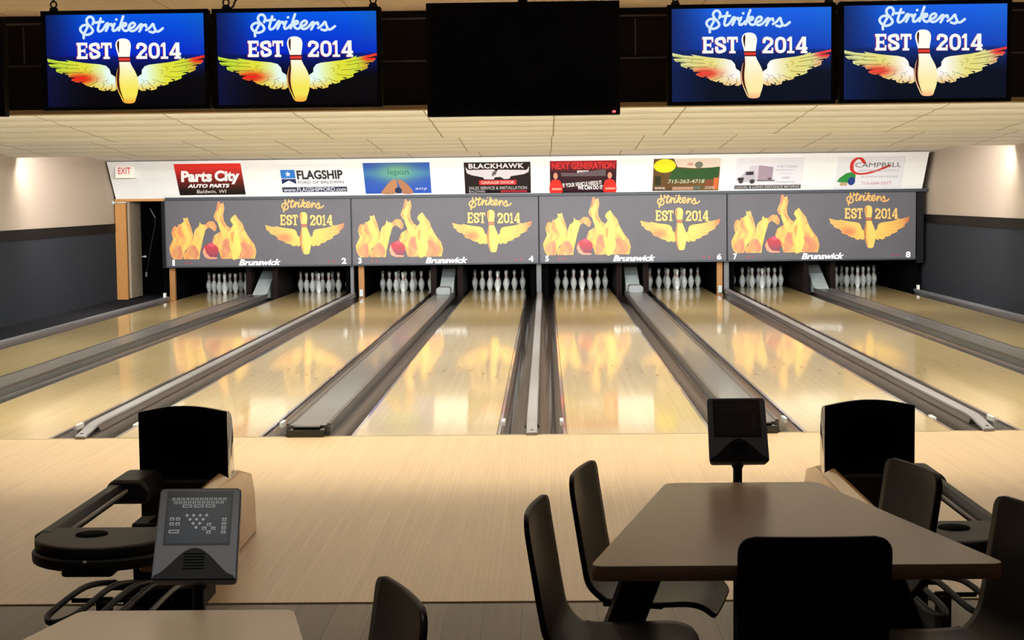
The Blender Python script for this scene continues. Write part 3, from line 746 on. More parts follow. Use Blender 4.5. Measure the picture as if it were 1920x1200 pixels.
# ------------------------------------------------------------------ masking units
def mask_art():
    s = Sheet()
    k = P/1817.0
    T = lambda p: ((p[0]-50)*k, (742-p[1])*k*1.0)
    def flame(px, py):
        h = (660-py)/560.0
        wv = px+26*math.sin(py*0.021+px*0.006)+14*math.sin(py*0.047+1.1)
        n = 1.1*math.sin(wv*0.083)+0.8*math.sin(wv*0.041-py*0.010+1.3)+0.5*math.sin(wv*0.16+py*0.03)
        c = mixc((222, 128, 70), (236, 190, 88), 0.42+0.30*n+0.15*math.sin(h*5))
        return mixc(c, (206, 108, 80), min(0.6, max(0.0, (-0.4-n)*0.5)))
    def F(u, v): return flame(u/k+50, 742-v/k)
    def glow(cx, w):
        def g(u, v):
            px, py = u/k+50, 742-v/k
            c = flame(px, py)
            c = mixc(c, (244, 208, 92), math.exp(-((px+18*math.sin(py*0.025)-cx)/w)**2)*0.7)
            return c
        return g
    A = [(95,600),(88,545),(128,465),(112,402),(128,350),(152,335),(166,352),(186,318),(206,320),(236,292),(228,258),(250,264),(272,252),(282,288),(302,340),(322,420),(300,520),(240,580),(216,640),(210,660),(130,660),(108,634)]
    B_ = [(238,600),(300,510),(328,420),(345,372),(382,342),(392,300),(404,322),(440,328),(486,292),(528,300),(556,345),(546,386),(528,392),(512,374),(478,352),(446,376),(436,410),(416,470),(402,540),(385,600),(378,660),(226,660),(222,630)]
    Cc = [(508,490),(530,432),(588,396),(604,350),(578,302),(546,292),(528,250),(556,180),(570,108),(584,100),(602,130),(624,112),(636,170),(620,230),(626,290),(656,342),(690,364),(716,330),(688,290),(700,262),(738,230),(772,282),(806,320),(830,390),(872,462),(916,520),(936,590),(920,660),(592,660),(576,600),(540,560)]
    for poly, g in ((A, glow(255, 40)), (B_, glow(372, 60)), (Cc, glow(745, 70))):
        s.poly([T(p) for p in poly], g, maxlen=0.05)
    # pins showing through the fire
    def shade(c2, amt):
        return lambda u, v: mixc(F(u, v), c2, amt)
    for cx, cy, rx, ry, rot in ((168, 590, 44, 68, 0.2), (322, 590, 50, 70, -0.35), (815, 585, 90, 78, 0.2), (640, 560, 42, 95, 0)):
        s.poly([T((cx+rx*math.cos(q*PI/12)*math.cos(rot)-ry*math.sin(q*PI/12)*math.sin(rot), min(658, cy+rx*math.cos(q*PI/12)*math.sin(rot)+ry*math.sin(q*PI/12)*math.cos(rot)))) for q in range(24)], shade((186, 112, 92), 0.55), maxlen=0.06)
    s.poly([T(p) for p in catmull([(690,420),(706,400),(732,410),(734,470),(716,505),(694,480)], 3, True)], shade((206, 120, 60), 0.6))
    s.poly([T(p) for p in catmull([(700,660),(712,500),(745,300),(770,470),(790,560),(760,650)], 3, True)], lambda u, v: mixc(F(u, v), (248, 216, 96), 0.75), maxlen=0.06)
    s.poly([T(p) for p in catmull([(552,250),(572,190),(600,160),(606,220),(590,270),(620,340),(690,430),(640,470),(596,400)], 3, True)], lambda u, v: mixc(F(u, v), (246, 204, 92), 0.7), maxlen=0.06)
    # ball
    pts = [(490+78*math.cos(q*PI/16), min(660, 585+76*math.sin(q*PI/16))) for q in range(32)]
    s.poly([T(p) for p in pts], lambda u, v: mixc((176, 30, 50), (118, 44, 70), ((742-v/k)-560)/90), maxlen=0.06)
    s.poly([T(p) for p in ((430, 545), (412, 590), (430, 640), (470, 660), (548, 660), (560, 648), (480, 640), (448, 600))], (238, 150, 120))
    s.poly([T(p) for p in ((460, 520), (500, 500), (540, 530), (500, 545))], (226, 60, 90))
    # emblem, in the masking's own warm palette
    def E2(p): return T((1030+(p[0]-150)*0.540, 622-(934-(p[1]+0.012*(p[0]-860)))*0.676))
    def wing(u, v):
        px = u/k+50; d = abs(px-1415); py = 742-v/k
        c = mixc((240, 190, 84), (226, 170, 84), (d-100)/200)
        if px < 1290: c = mixc(c, (206, 124, 70), math.exp(-((px-1215)/70)**2-((py-465)/40)**2)*1.2)
        if px > 1720: c = mixc(c, (196, 104, 60), (px-1720)/70)
        return c
    def pin(u, v):
        px = u/k+50
        return mixc((242, 196, 92), (214, 136, 70), (1405-px)/50)
    pal = dict(wing=wing, line=(180, 120, 52), pin=pin, shade=(176, 100, 46), band=(180, 100, 70), line2=(140, 70, 48), script=(222, 168, 88), letter=(234, 186, 100), ltshade=(90, 70, 60))
    emblem(s, E2, k*0.60, pal, 0.08, fancy=True)
    return s, k, T
MART, MK, MT = mask_art()
for i in range(4):
    x0 = (i-2)*P
    t = thing('masking_unit', 'flame and winged emblem panel over the pins, numbered %d and %d' % (2*i+1, 2*i+2), 'masking panel', (x0, 17.0, 0.56), 0, 'flame panels over the pins')
    b = MB(); b.box(0.012, P-0.012, 0.0, 0.10, 0, 1.205); b.build('panel', MASK, t, bevel=0.004)
    b = MB(); b.box(0.012, P-0.012, -0.02, 0.0, 0, 0.028); b.box(0.0, 0.012, -0.01, 0.10, 0, 1.205); b.build('edge_trim', NAVY, t)
    fl = lambda u, v, l: (u, -0.001-l*0.0006, v)
    MART.build('artwork', fl, PRINT, t, 0.86)
    s = Sheet(); a, c = MT((762, 730)), MT((1172, 668)); s.text('Brunswick', a[0], a[1], c[0], c[1], (255, 255, 255), 0.035, 0.3); s.build('maker_lettering', fl, PRINT, t)
    for ch, px, wd in ((str(2*i+1), 125, 34 if i else 22), (str(2*i+2), 1788, 46)):
        s = Sheet(); a, c = MT((px-wd/2, 722)), MT((px+wd/2, 664)); s.text(ch, a[0], a[1], c[0], c[1], (255, 255, 255), 0.035); s.build('lane_number', fl, PRINT, t)
    s = Sheet()
    for px in (245, 292, 1640, 1690): a, c = MT((px-9, 706)), MT((px+9, 688)); s.rect(a[0], a[1], c[0], c[1], (150, 46, 60), 1)
    s.build('indicator_dots', fl, PRINT, t)
b = MB(); b.box(2*P+0.01, 2*P+0.13, 17.02, 17.12, 0.5, 1.80)
tag(b.build('end_panel', BLACK), 'narrow black end strip right of the panel numbered 8', 'end strip')
b = MB(); b.box(-2*P-0.06, -2*P-0.004, 17.0, 17.12, 0.555, 1.754)
tag(b.build('end_panel', BLACK), 'narrow black end strip left of the panel numbered 1', 'end strip')

# ------------------------------------------------------------------ advertising posters on the fascia
AD = []
def poster(x0, x1, t0, t1, label, draw, base):
    t = thing('advertising_poster', label, 'poster', fascia_pt((x0+x1)/2, t0, 0.0), 0, 'posters on the white fascia')
    W = x1-x0; slope = math.hypot(FT[0]-FB[0], FT[1]-FB[1]); H = (t1-t0)*slope
    o = Vector(fascia_pt((x0+x1)/2, t0, 0)); up = (Vector(fascia_pt(0, 1, 0))-Vector(fascia_pt(0, 0, 0))).normalized(); n = (Vector(fascia_pt(0, 0, 1))-Vector(fascia_pt(0, 0, 0)))
    fn = lambda u, v, l: tuple(Vector(((u-0.5)*W, 0, 0))+up*(v*H)+n*(0.006+l*0.0006))
    b = MB(); b.add([tuple(Vector((sx*W/2, 0, 0))+up*(v*H)+n*q) for q in (0.0008, 0.006) for v in (0, 1) for sx in (-1, 1)], [(0, 2, 3, 1), (4, 5, 7, 6), (0, 1, 5, 4), (2, 6, 7, 3), (0, 4, 6, 2), (1, 3, 7, 5)])
    b.build('backing_board', WHITEP, t)
    s = Sheet(); s.rect(0, 0, 1, 1, base, maxlen=0.07); draw(s); s.build('print', fn, PRINT, t)
WHT = (252, 252, 252)
def ad1(s):
    s.text('Parts', 0.06, 0.42, 0.54, 0.78, WHT, 0.045, 0.18); s.text('City', 0.58, 0.34, 0.96, 0.78, WHT, 0.045, 0.18)
    s.text('AUTO PARTS', 0.14, 0.235, 0.78, 0.355, WHT, 0.04, 0.3); s.text('Baldwin, WI', 0.26, 0.04, 0.72, 0.17, (226, 222, 216), 0.0, 0.3)
poster(-6.393, -5.215, 0.09, 0.93, 'red and black auto parts poster, leftmost on the white fascia', ad1, lambda u, v: mixc((24, 16, 18), (226, 48, 44), (v-0.12)/0.75))
def ad2(s):
    s.rect(0.02, 0.52, 0.235, 0.80, (44, 120, 206)); s.poly([(0.02, 0.33), (0.02, 0.50), (0.235, 0.50), (0.235, 0.33), (0.128, 0.45)], (38, 44, 92))
    s.poly([(0.128+0.045*math.sin(q*PI/5)*(1 if q % 2 == 0 else .42), 0.66+0.10*math.cos(q*PI/5)*(1 if q % 2 == 0 else .42)) for q in range(10)], WHT)
    s.text('FLAGSHIP', 0.26, 0.48, 0.95, 0.78, (40, 40, 44), 0.035); s.text('FORD OF BALDWIN', 0.26, 0.335, 0.95, 0.43, (96, 96, 102), 0.012)
    s.rect(0.01, 0.06, 0.99, 0.23, (46, 52, 72)); s.text('www.FLAGSHIPFORD.com', 0.03, 0.075, 0.97, 0.215, (214, 220, 236), 0.01)
poster(-4.562, -3.385, 0.09, 0.90, 'white poster with dark lettering and a small blue flag with a star', ad2, (238, 240, 244))
def ad3(s):
    s.text('lepon', 0.36, 0.55, 0.68, 0.80, (60, 118, 112), 0.01)
    s.poly(catmull([(0.24, 0), (0.30, 0.2), (0.38, 0.38), (0.47, 0.46), (0.49, 0.2), (0.46, 0)], 4, True), (176, 126, 92)); s.poly(catmull([(0.72, 0), (0.68, 0.2), (0.60, 0.38), (0.50, 0.46), (0.53, 0.2), (0.56, 0)], 4, True), (168, 116, 88))
    s.ell(0.50, 0.10, 0.055, 0.10, (34, 52, 84)); s.text('any', 0.76, 0.09, 0.94, 0.18, (206, 214, 236))
poster(-3.074, -1.902, 0.07, 0.895, 'blue and green poster with two brown hands at the bottom', ad3, lambda u, v: mixc(mixc((44, 84, 180), (112, 170, 140), 1.15*math.exp(-((u-0.5)/0.30)**2-((v-0.68)/0.30)**2)), (90, 170, 170), 0.4*math.exp(-((v-0.65)/0.13)**2)))
def ad4(s):
    s.text('BLACKHAWK', 0.07, 0.80, 0.90, 0.96, (226, 222, 228), 0.03, 0.0, space=1.1)
    s.poly([(0.02, 0.86), (0.04, 0.66), (0.10, 0.60), (0.28, 0.52), (0.30, 0.46), (0.44, 0.45), (0.46, 0.52), (0.54, 0.53), (0.60, 0.46), (0.68, 0.47), (0.70, 0.55), (0.90, 0.61), (0.97, 0.68), (0.98, 0.86), (0.94, 0.74), (0.52, 0.76), (0.48, 0.70), (0.44, 0.77), (0.06, 0.76)], (206, 200, 208))
    s.poly([(0.43, 0.70), (0.50, 0.73), (0.47, 0.60), (0.41, 0.55)], (90, 84, 90))
    s.rect(0.22, 0.28, 0.78, 0.43, (206, 44, 52)); s.text('GARAGE DOOR', 0.25, 0.31, 0.75, 0.40, (255, 190, 186), 0.02)
    s.text('SALES SERVICE & INSTALLATION', 0.06, 0.13, 0.94, 0.23, (190, 186, 190), 0.0); s.text('BALDWIN', 0.06, 0.03, 0.30, 0.105, (190, 186, 190)); s.rect(0.54, 0.03, 0.94, 0.105, (150, 40, 52))
poster(-1.303, -0.135, 0.04, 0.875, 'black garage door poster with a pale spread-winged bird', ad4, (28, 22, 26))
def ad5(s):
    s.text('NEXT GENERATION', 0.03, 0.74, 0.97, 0.95, (206, 50, 52), 0.03); s.rect(0.41, 0.60, 0.58, 0.70, (206, 200, 206)); s.text('AUTO', 0.43, 0.615, 0.56, 0.685, (80, 60, 70))
    s.poly([(0.16, 0.64), (0.40, 0.62), (0.84, 0.74), (0.84, 0.52), (0.18, 0.52)], (96, 84, 92))
    s.text('IF YOUR VEHICLE NEEDS IT', 0.20, 0.17, 0.80, 0.30, (230, 226, 230), 0.02, 0.1, rot=0.14); s.text('WE CAN DO IT', 0.42, 0.10, 0.80, 0.23, (240, 236, 240), 0.03)
    for cx in (0.085, 0.90):
        s.poly(catmull([(cx-0.085, 0.02), (cx-0.075, 0.34), (cx-0.03, 0.42), (cx+0.03, 0.42), (cx+0.08, 0.34), (cx+0.10, 0.02)], 3, True), (232, 46, 42)); s.ell(cx, 0.54, 0.033, 0.10, (214, 146, 120)); s.rect(cx-0.06, 0.10, cx+0.09, 0.16, (240, 150, 130))
poster(0.203, 1.372, 0.03, 0.885, 'dark red poster with a person in a red shirt at each side', ad5, lambda u, v: mixc((46, 22, 34), (150, 26, 42), (v-0.62)/0.3))
def ad6(s):
    s.poly([(0.30, 1.0), (1.0, 1.0), (1.0, 0.72), (0.6, 0.70), (0.36, 0.74)], (222, 206, 190))
    s.poly([(0.30, 0.72), (0.62, 0.66), (0.99, 0.74), (0.98, 0.36), (0.24, 0.34)], (46, 84, 48)); s.ell(0.68, 0.80, 0.06, 0.10, (112, 118, 104)); s.ell(0.55, 0.82, 0.05, 0.05, (206, 160, 140))
    s.ell(0.17, 0.78, 0.165, 0.21, (240, 222, 40)); s.rect(0.03, 0.18, 0.12, 0.46, (40, 52, 36)); s.rect(0.92, 0.04, 0.99, 0.40, (206, 104, 60)); s.poly([(0.78, 0.12), (0.92, 0.14), (0.9, 0.34), (0.8, 0.32)], (128, 76, 52))
    s.text('715-263-4718', 0.23, 0.24, 0.78, 0.36, (196, 214, 190), 0.005, 0.15); s.text('www.', 0.03, 0.05, 0.20, 0.13, (206, 200, 190), 0.01)
    s.rect(0.30, 0.03, 0.62, 0.13, (176, 140, 120)); s.rect(0.63, 0.03, 0.73, 0.15, (96, 106, 96)); s.text('.com', 0.78, 0.05, 0.94, 0.14, (206, 190, 176), 0.01)
poster(2.017, 3.182, 0.05, 0.91, 'green and brown poster with a yellow oval in its top left corner', ad6, lambda u, v: mixc((92, 66, 44), (110, 90, 50), u))
def ad7(s):
    s.poly([(0.20, 0.74), (0.34, 0.76), (0.56, 0.70), (0.56, 0.34), (0.34, 0.27), (0.20, 0.36)], (164, 146, 164)); s.poly([(0.20, 0.74), (0.34, 0.76), (0.34, 0.28), (0.20, 0.36)], (206, 200, 212))
    s.poly([(0.02, 0.34), (0.10, 0.44), (0.14, 0.58), (0.28, 0.60), (0.32, 0.26), (0.10, 0.24), (0.03, 0.27)], (186, 182, 196)); s.poly([(0.16, 0.56), (0.27, 0.57), (0.27, 0.46), (0.15, 0.46)], (58, 52, 66))
    s.rect(0.04, 0.30, 0.13, 0.38, (44, 40, 50)); s.ell(0.09, 0.26, 0.035, 0.06, (60, 56, 66)); s.ell(0.26, 0.26, 0.04, 0.07, (60, 56, 66)); s.ell(0.52, 0.32, 0.035, 0.06, (90, 84, 96)); s.rect(0.33, 0.26, 0.60, 0.31, (120, 112, 124))
    s.text('CASTLEAU', 0.61, 0.68, 0.92, 0.76, (160, 156, 170)); s.text('TRUCKING LLC', 0.58, 0.58, 0.90, 0.64, (184, 180, 192)); s.rect(0.64, 0.49, 0.86, 0.52, (206, 202, 212)); s.rect(0.70, 0.34, 0.82, 0.40, (196, 192, 204)); s.rect(0.62, 0.22, 0.90, 0.26, (200, 196, 208))
    s.rect(0.0, 0.03, 1.0, 0.145, (60, 58, 62)); s.text('LOCAL & LONG DISTANCE MOVING', 0.02, 0.05, 0.98, 0.125, (206, 206, 208), 0.01)
poster(3.462, 4.628, 0.06, 0.91, 'pale poster showing a box truck above a dark lettered strip', ad7, (226, 226, 234))
def ad8(s):
    s.stroke([(0.40, 0.80), (0.34, 0.93), (0.27, 0.92), (0.22, 0.78), (0.24, 0.56), (0.34, 0.46), (0.48, 0.48), (0.64, 0.58), (0.78, 0.70)], 0.055, (206, 52, 44), smooth=6)
    s.text('CAMPBELL', 0.27, 0.66, 0.96, 0.80, (84, 82, 84), 0.0); s.text('INSURANCE AGENCY', 0.34, 0.52, 0.95, 0.60, (186, 180, 184), 0.0)
    s.poly([(0.03, 0.22), (0.06, 0.34), (0.15, 0.48), (0.22, 0.52), (0.30, 0.44), (0.30, 0.24), (0.20, 0.18)], (42, 140, 62)); s.ell(0.25, 0.24, 0.055, 0.13, (34, 58, 130)); s.rect(0.08, 0.10, 0.19, 0.20, (190, 160, 126))
    s.text('AUTO HOME FARM BUSINESS', 0.38, 0.34, 0.94, 0.40, (176, 176, 186), 0.0); s.text('715-684-5377', 0.40, 0.12, 0.86, 0.22, (206, 160, 178), 0.02)
poster(5.223, 6.382, 0.05, 0.91, 'white insurance poster with a red swoosh and a green shape, rightmost', ad8, (230, 230, 236))
# exit sign
ep = fascia_pt(-7.27, 0.56, 0.0)
t = thing('exit_sign', 'small white box sign with red letters above the dark doorway', 'exit sign', ep)
b = MB(); b.box(-0.165, 0.165, -0.17, -0.02, 0, 0.225); b.box(-0.05, 0.05, -0.04, 0.05, 0.05, 0.2); b.build('sign_box', WHITEP, t, bevel=0.008)
s = Sheet(); s.text('EXIT', -0.11, 0.07, 0.11, 0.185, (214, 40, 60), 0.01); s.build('lettering', lambda u, v, l: (u, -0.172, v), PRINT, t)

# ------------------------------------------------------------------ tables
def table(ax, yb, label):
    t = thing('dining_table', label, 'table', (ax, yb-0.63, 0), 0, 'trapezoid tables')
    out = round_poly([(-0.262, 0.63), (-0.562, -0.64), (0.562, -0.64), (0.262, 0.63)][::-1], 0.035, 6)
    b = MB(); b.prism(out, 'z', 0.746, 0.75); b.build('table_top', TABLE, t)
    b = MB(); b.prism(out, 'z', 0.708, 0.746, smooth=True); b.build('edge_band', TABEDGE, t)
    for s_ in (-1, 1):
        # flat leaning leg under each side of the top
        b = MB()
        q = [(s_*0.40, 0.708), (s_*0.28, 0.708), (s_*0.54, 0.03), (s_*0.66, 0.03)]
        q = [(x-s_*0.02, z) for x, z in q]
        b.prism(q, 'y', 0.03, 0.13); b.build('leg', BLACK, t, bevel=0.006)
    b = MB(); b.box(-0.66, 0.66, 0.03, 0.13, 0.0, 0.03); b.box(-0.05, 0.05, -0.30, 0.40, 0.0, 0.03); b.build('foot_bar', BLACK, t, bevel=0.008)
    b = MB(); b.lathe([(0, 0.03), (0.05, 0.03), (0.05, 0.70), (0.16, 0.708), (0, 0.708)], 0, 0.2, 0, 16); b.build('column', BLACK, t)
    return t
table(0.790, -6.275, 'brown trapezoid table in the right foreground with a scoring console behind it')
table(-0.772, -7.985, 'pale topped table corner at the bottom left in front of the lit console')

# ------------------------------------------------------------------ chairs
def chair_shell():
    # side profile (forward x, height z) from the top of the back to the front of the seat
    prof = catmull([(-0.255, 0.842), (-0.250, 0.79), (-0.225, 0.66), (-0.205, 0.56), (-0.185, 0.49), (-0.13, 0.438), (-0.06, 0.425), (0.05, 0.430), (0.14, 0.436), (0.19, 0.425), (0.225, 0.395)], 5)
    n = len(prof); m = 14; vs = []; fs = []
    L = [0]
    for i in range(1, n): L.append(L[-1]+(prof[i]-prof[i-1]).length)
    tot = L[-1]
    for i, p in enumerate(prof):
        t = L[i]/tot
        hw = 0.205
        e = min(L[i], tot-L[i])
        r = 0.045
        if e < r: hw -= r-math.sqrt(max(0, r*r-(r-e)**2))
        if 0.45 < t < 0.62: hw -= 0.012*math.sin((t-0.45)/0.17*PI)
        cup = 0.016*max(0, 1-t/0.5)
        for j in range(m+1):
            y = -hw+2*hw*j/m; k = (y/0.205)**2
            vs.append((p.x+cup*k, y, p.y+(0.008*k if t > 0.55 else 0)))
    for i in range(n-1):
        for j in range(m): fs.append((i*(m+1)+j, i*(m+1)+j+1, (i+1)*(m+1)+j+1, (i+1)*(m+1)+j))
    b = MB(); b.add(vs, fs, 0, True); return b
chair0 = thing('bent_plywood_chair', 'x', 'chair', group='dark bent plywood chairs')
so = chair_shell().build('seat_shell', CHAIR, chair0)
md = so.modifiers.new('solid', 'SOLIDIFY'); md.thickness = 0.014; md.offset = 0
b = MB(); b.lathe([(0, 0.02), (0.028, 0.02), (0.028, 0.395), (0, 0.395)], -0.08, 0, 0, 14); b.build('pedestal', BLACK, chair0)
b = MB(); b.box(-0.16, 0.04, -0.09, 0.09, 0.395, 0.416); b.build('seat_plate', BLACK, chair0, bevel=0.004)
b = MB(); b.lathe([(0, 0), (0.15, 0), (0.15, 0.01), (0.04, 0.022), (0, 0.022)], -0.08, 0, 0, 24); b.build('foot', BLACK, chair0)
TH = 0.225
def chair(backx, backy, rz, label, first=[True]):
    o = chair0 if first[0] else copy_tree(chair0); first[0] = False
    # (backx, backy): middle of the top of the backrest
    d = Vector((math.cos(rz), math.sin(rz)))
    o.location = (backx+0.24*d.x, backy+0.24*d.y, 0); o.rotation_euler = (0, 0, rz); o['label'] = label
chair(0.236, -6.49, -TH, 'dark plywood chair at the far left side of the brown table')
chair(0.083, -7.13, -0.15, 'dark plywood chair at the near left side of the brown table')
chair(1.335, -6.50, PI+TH, 'dark plywood chair on the far right side of the brown table, before the hood')
chair(1.515, -7.21, PI+TH, 'dark plywood chair cut off by the right edge of the photo')
chair(0.826, -7.605, PI/2, 'dark plywood chair seen square from behind at the near edge of the brown table')
chair(-0.228, -8.18, PI+0.36, 'dark plywood chair at the bottom edge beside the pale table corner')

# ------------------------------------------------------------------ scoring consoles
def console(x, y, ztop, label, lit):
    t = thing('scoring_console', label, 'scoring console', (x, y, 0), 0, 'scoring consoles')
    H, W, D = 0.245, 0.208, 0.045; tl = 0.50; zb = ztop-H*math.cos(tl)
    # local face frame: origin bottom middle of the front face; v up along the tilted face, w towards the viewer
    R = Matrix.Rotation(-tl, 3, 'X')
    def fp(u, v, w2): p = R @ Vector((u, -w2, v)); return (p.x, p.y-0.06, p.z+zb)
    shell = rounded(-W/2, W/2, 0, H, 0.012, 4)
    shell = [(u*(1+0.03*(1-v/H)), v) for u, v in shell]
    b = MB(); n = len(shell)
    fr = [fp(u, v, 0) for u, v in shell]; bk = [fp(u*0.94, v*0.96+0.004, -D) for u, v in shell]
    b.add(fr+bk, [tuple(range(n)), tuple(range(n, 2*n))[::-1]]); b.add(fr+bk, [(i, (i+1) % n, n+(i+1) % n, n+i) for i in range(n)], 0, True)
    b.build('case', CHARC, t, bevel=0.004)
    s = Sheet(); s.rect(-0.084, 0.095, 0.084, 0.236, (10, 14, 22), 1); s.rect(-0.083, 0.222, 0.083, 0.236, (22, 22, 26), 2)
    s.rect(-0.079, 0.099, 0.079, 0.221, (36, 48, 66) if lit else (30, 30, 34), 3)
    key = (186, 192, 200) if lit else (54, 54, 58); dk = (40, 50, 66) if lit else (34, 34, 38)
    if lit:
        for k in range(12):
            for r, (zz, off) in enumerate(((0.2145, 0), (0.2055, 0.0055))):
                if r and k > 10: continue
                u = -0.066+k*0.0118+off; s.rect(u-0.0044, zz-0.0036, u+0.0044, zz+0.0036, key, 4); s.rect(u-0.0018, zz-0.0024, u+0.0018, zz+0.0005, dk, 5)
        s.text('SCORE RESULTS AND PLAYER NAMES', -0.075, 0.2245, 0.075, 0.2325, (66, 70, 78))
        for u in (-0.030, -0.001, 0.028): s.rect(u-0.0125, 0.1925, u+0.0125, 0.2005, key, 4); s.rect(u-0.009, 0.195, u+0.009, 0.198, dk, 5)
        for r, cnt in enumerate((4, 3, 2, 1)):
            for k in range(cnt):
                u = (k-(cnt-1)/2)*0.0165-0.004; zz = 0.172-r*0.0105; s.poly([(u-0.005, zz), (u, zz+0.005), (u+0.005, zz), (u+0.001, zz-0.004), (u-0.001, zz-0.004)], key, 4)
        for u, zz in ((-0.066, 0.163), (-0.051, 0.163), (-0.066, 0.150), (-0.051, 0.150), (0.0285, 0.148), (0.017, 0.138), (0.040, 0.138), (0.0285, 0.128), (0.066, 0.161), (0.066, 0.150), (0.066, 0.139), (0.066, 0.128)):
            s.rect(u-0.0055, zz-0.004, u+0.0055, zz+0.004, key, 4); s.rect(u-0.003, zz-0.002, u+0.003, zz+0.001, dk, 5)
        s.rect(-0.072, 0.1255, -0.046, 0.1345, key, 4); s.rect(-0.069, 0.128, -0.049, 0.132, dk, 5)
        s.text('Brunswick', -0.036, 0.1035, 0.022, 0.1125, (120, 126, 138), 0.01)
    else:
        s.rect(-0.06, 0.12, -0.03, 0.17, (38, 38, 42), 4); s.rect(0.055, 0.12, 0.064, 0.18, (48, 48, 52), 4); s.rect(-0.06, 0.196, 0.05, 0.224, (40, 40, 44), 4)
    s.build('screen', lambda u, v, l: fp(u, v, 0.0008+l*0.00025), DIMSCREEN, t)
    # black speaker arch below the screen
    b = MB(); arch = [(-0.104, 0.006)]+[(-0.098+0.196*k/24, 0.016+0.070*math.sin(PI*k/24)**1.6) for k in range(25)]+[(0.104, 0.006)]
    n = len(arch); a1 = [fp(u, v, -0.002) for u, v in arch]; a2 = [fp(u*0.98, v*0.98, 0.012) for u, v in arch]
    b.add(a1+a2, [tuple(range(n)), tuple(range(n, 2*n))]); b.add(a1+a2, [(i, (i+1) % n, n+(i+1) % n, n+i) for i in range(n)], 0, True)
    b.build('speaker_arch', mat('arch_black', rgb(13, 13, 14), 0.6, spec=0.2), t)
    b = MB()
    for k in range(6):
        zz = 0.030+k*0.0075; hw = 0.026; q = [fp(-hw, zz, 0.0125), fp(hw, zz, 0.0125), fp(hw, zz+0.003, 0.0125), fp(-hw, zz+0.003, 0.0125)]; b.add(q, [(0, 1, 2, 3)])
    b.build('speaker_slots', PITB, t)
    b = MB(); b.lathe([(0, 0.012), (0.0165, 0.012), (0.0165, zb+0.03), (0, zb+0.03)], 0, 0.0, 0, 14); b.build('pole', BLKPL, t)
    b = MB(); b.lathe([(0.018, zb-0.03), (0.03, zb-0.005), (0.03, zb+0.05), (0, zb+0.06)], 0, 0.0, 0, 14); b.build('swivel_collar', BLKPL, t)
    b = MB(); b.lathe([(0, 0), (0.10, 0), (0.10, 0.008), (0.03, 0.014), (0, 0.014)], 0, 0, 0, 20); b.build('base_plate', BLACK, t)
console(-0.765, -7.88, 1.024, 'scoring console with lit grey keypad behind the pale table', True)
console(0.795, -6.13, 1.022, 'dark scoring console on a pole behind the brown table', False)

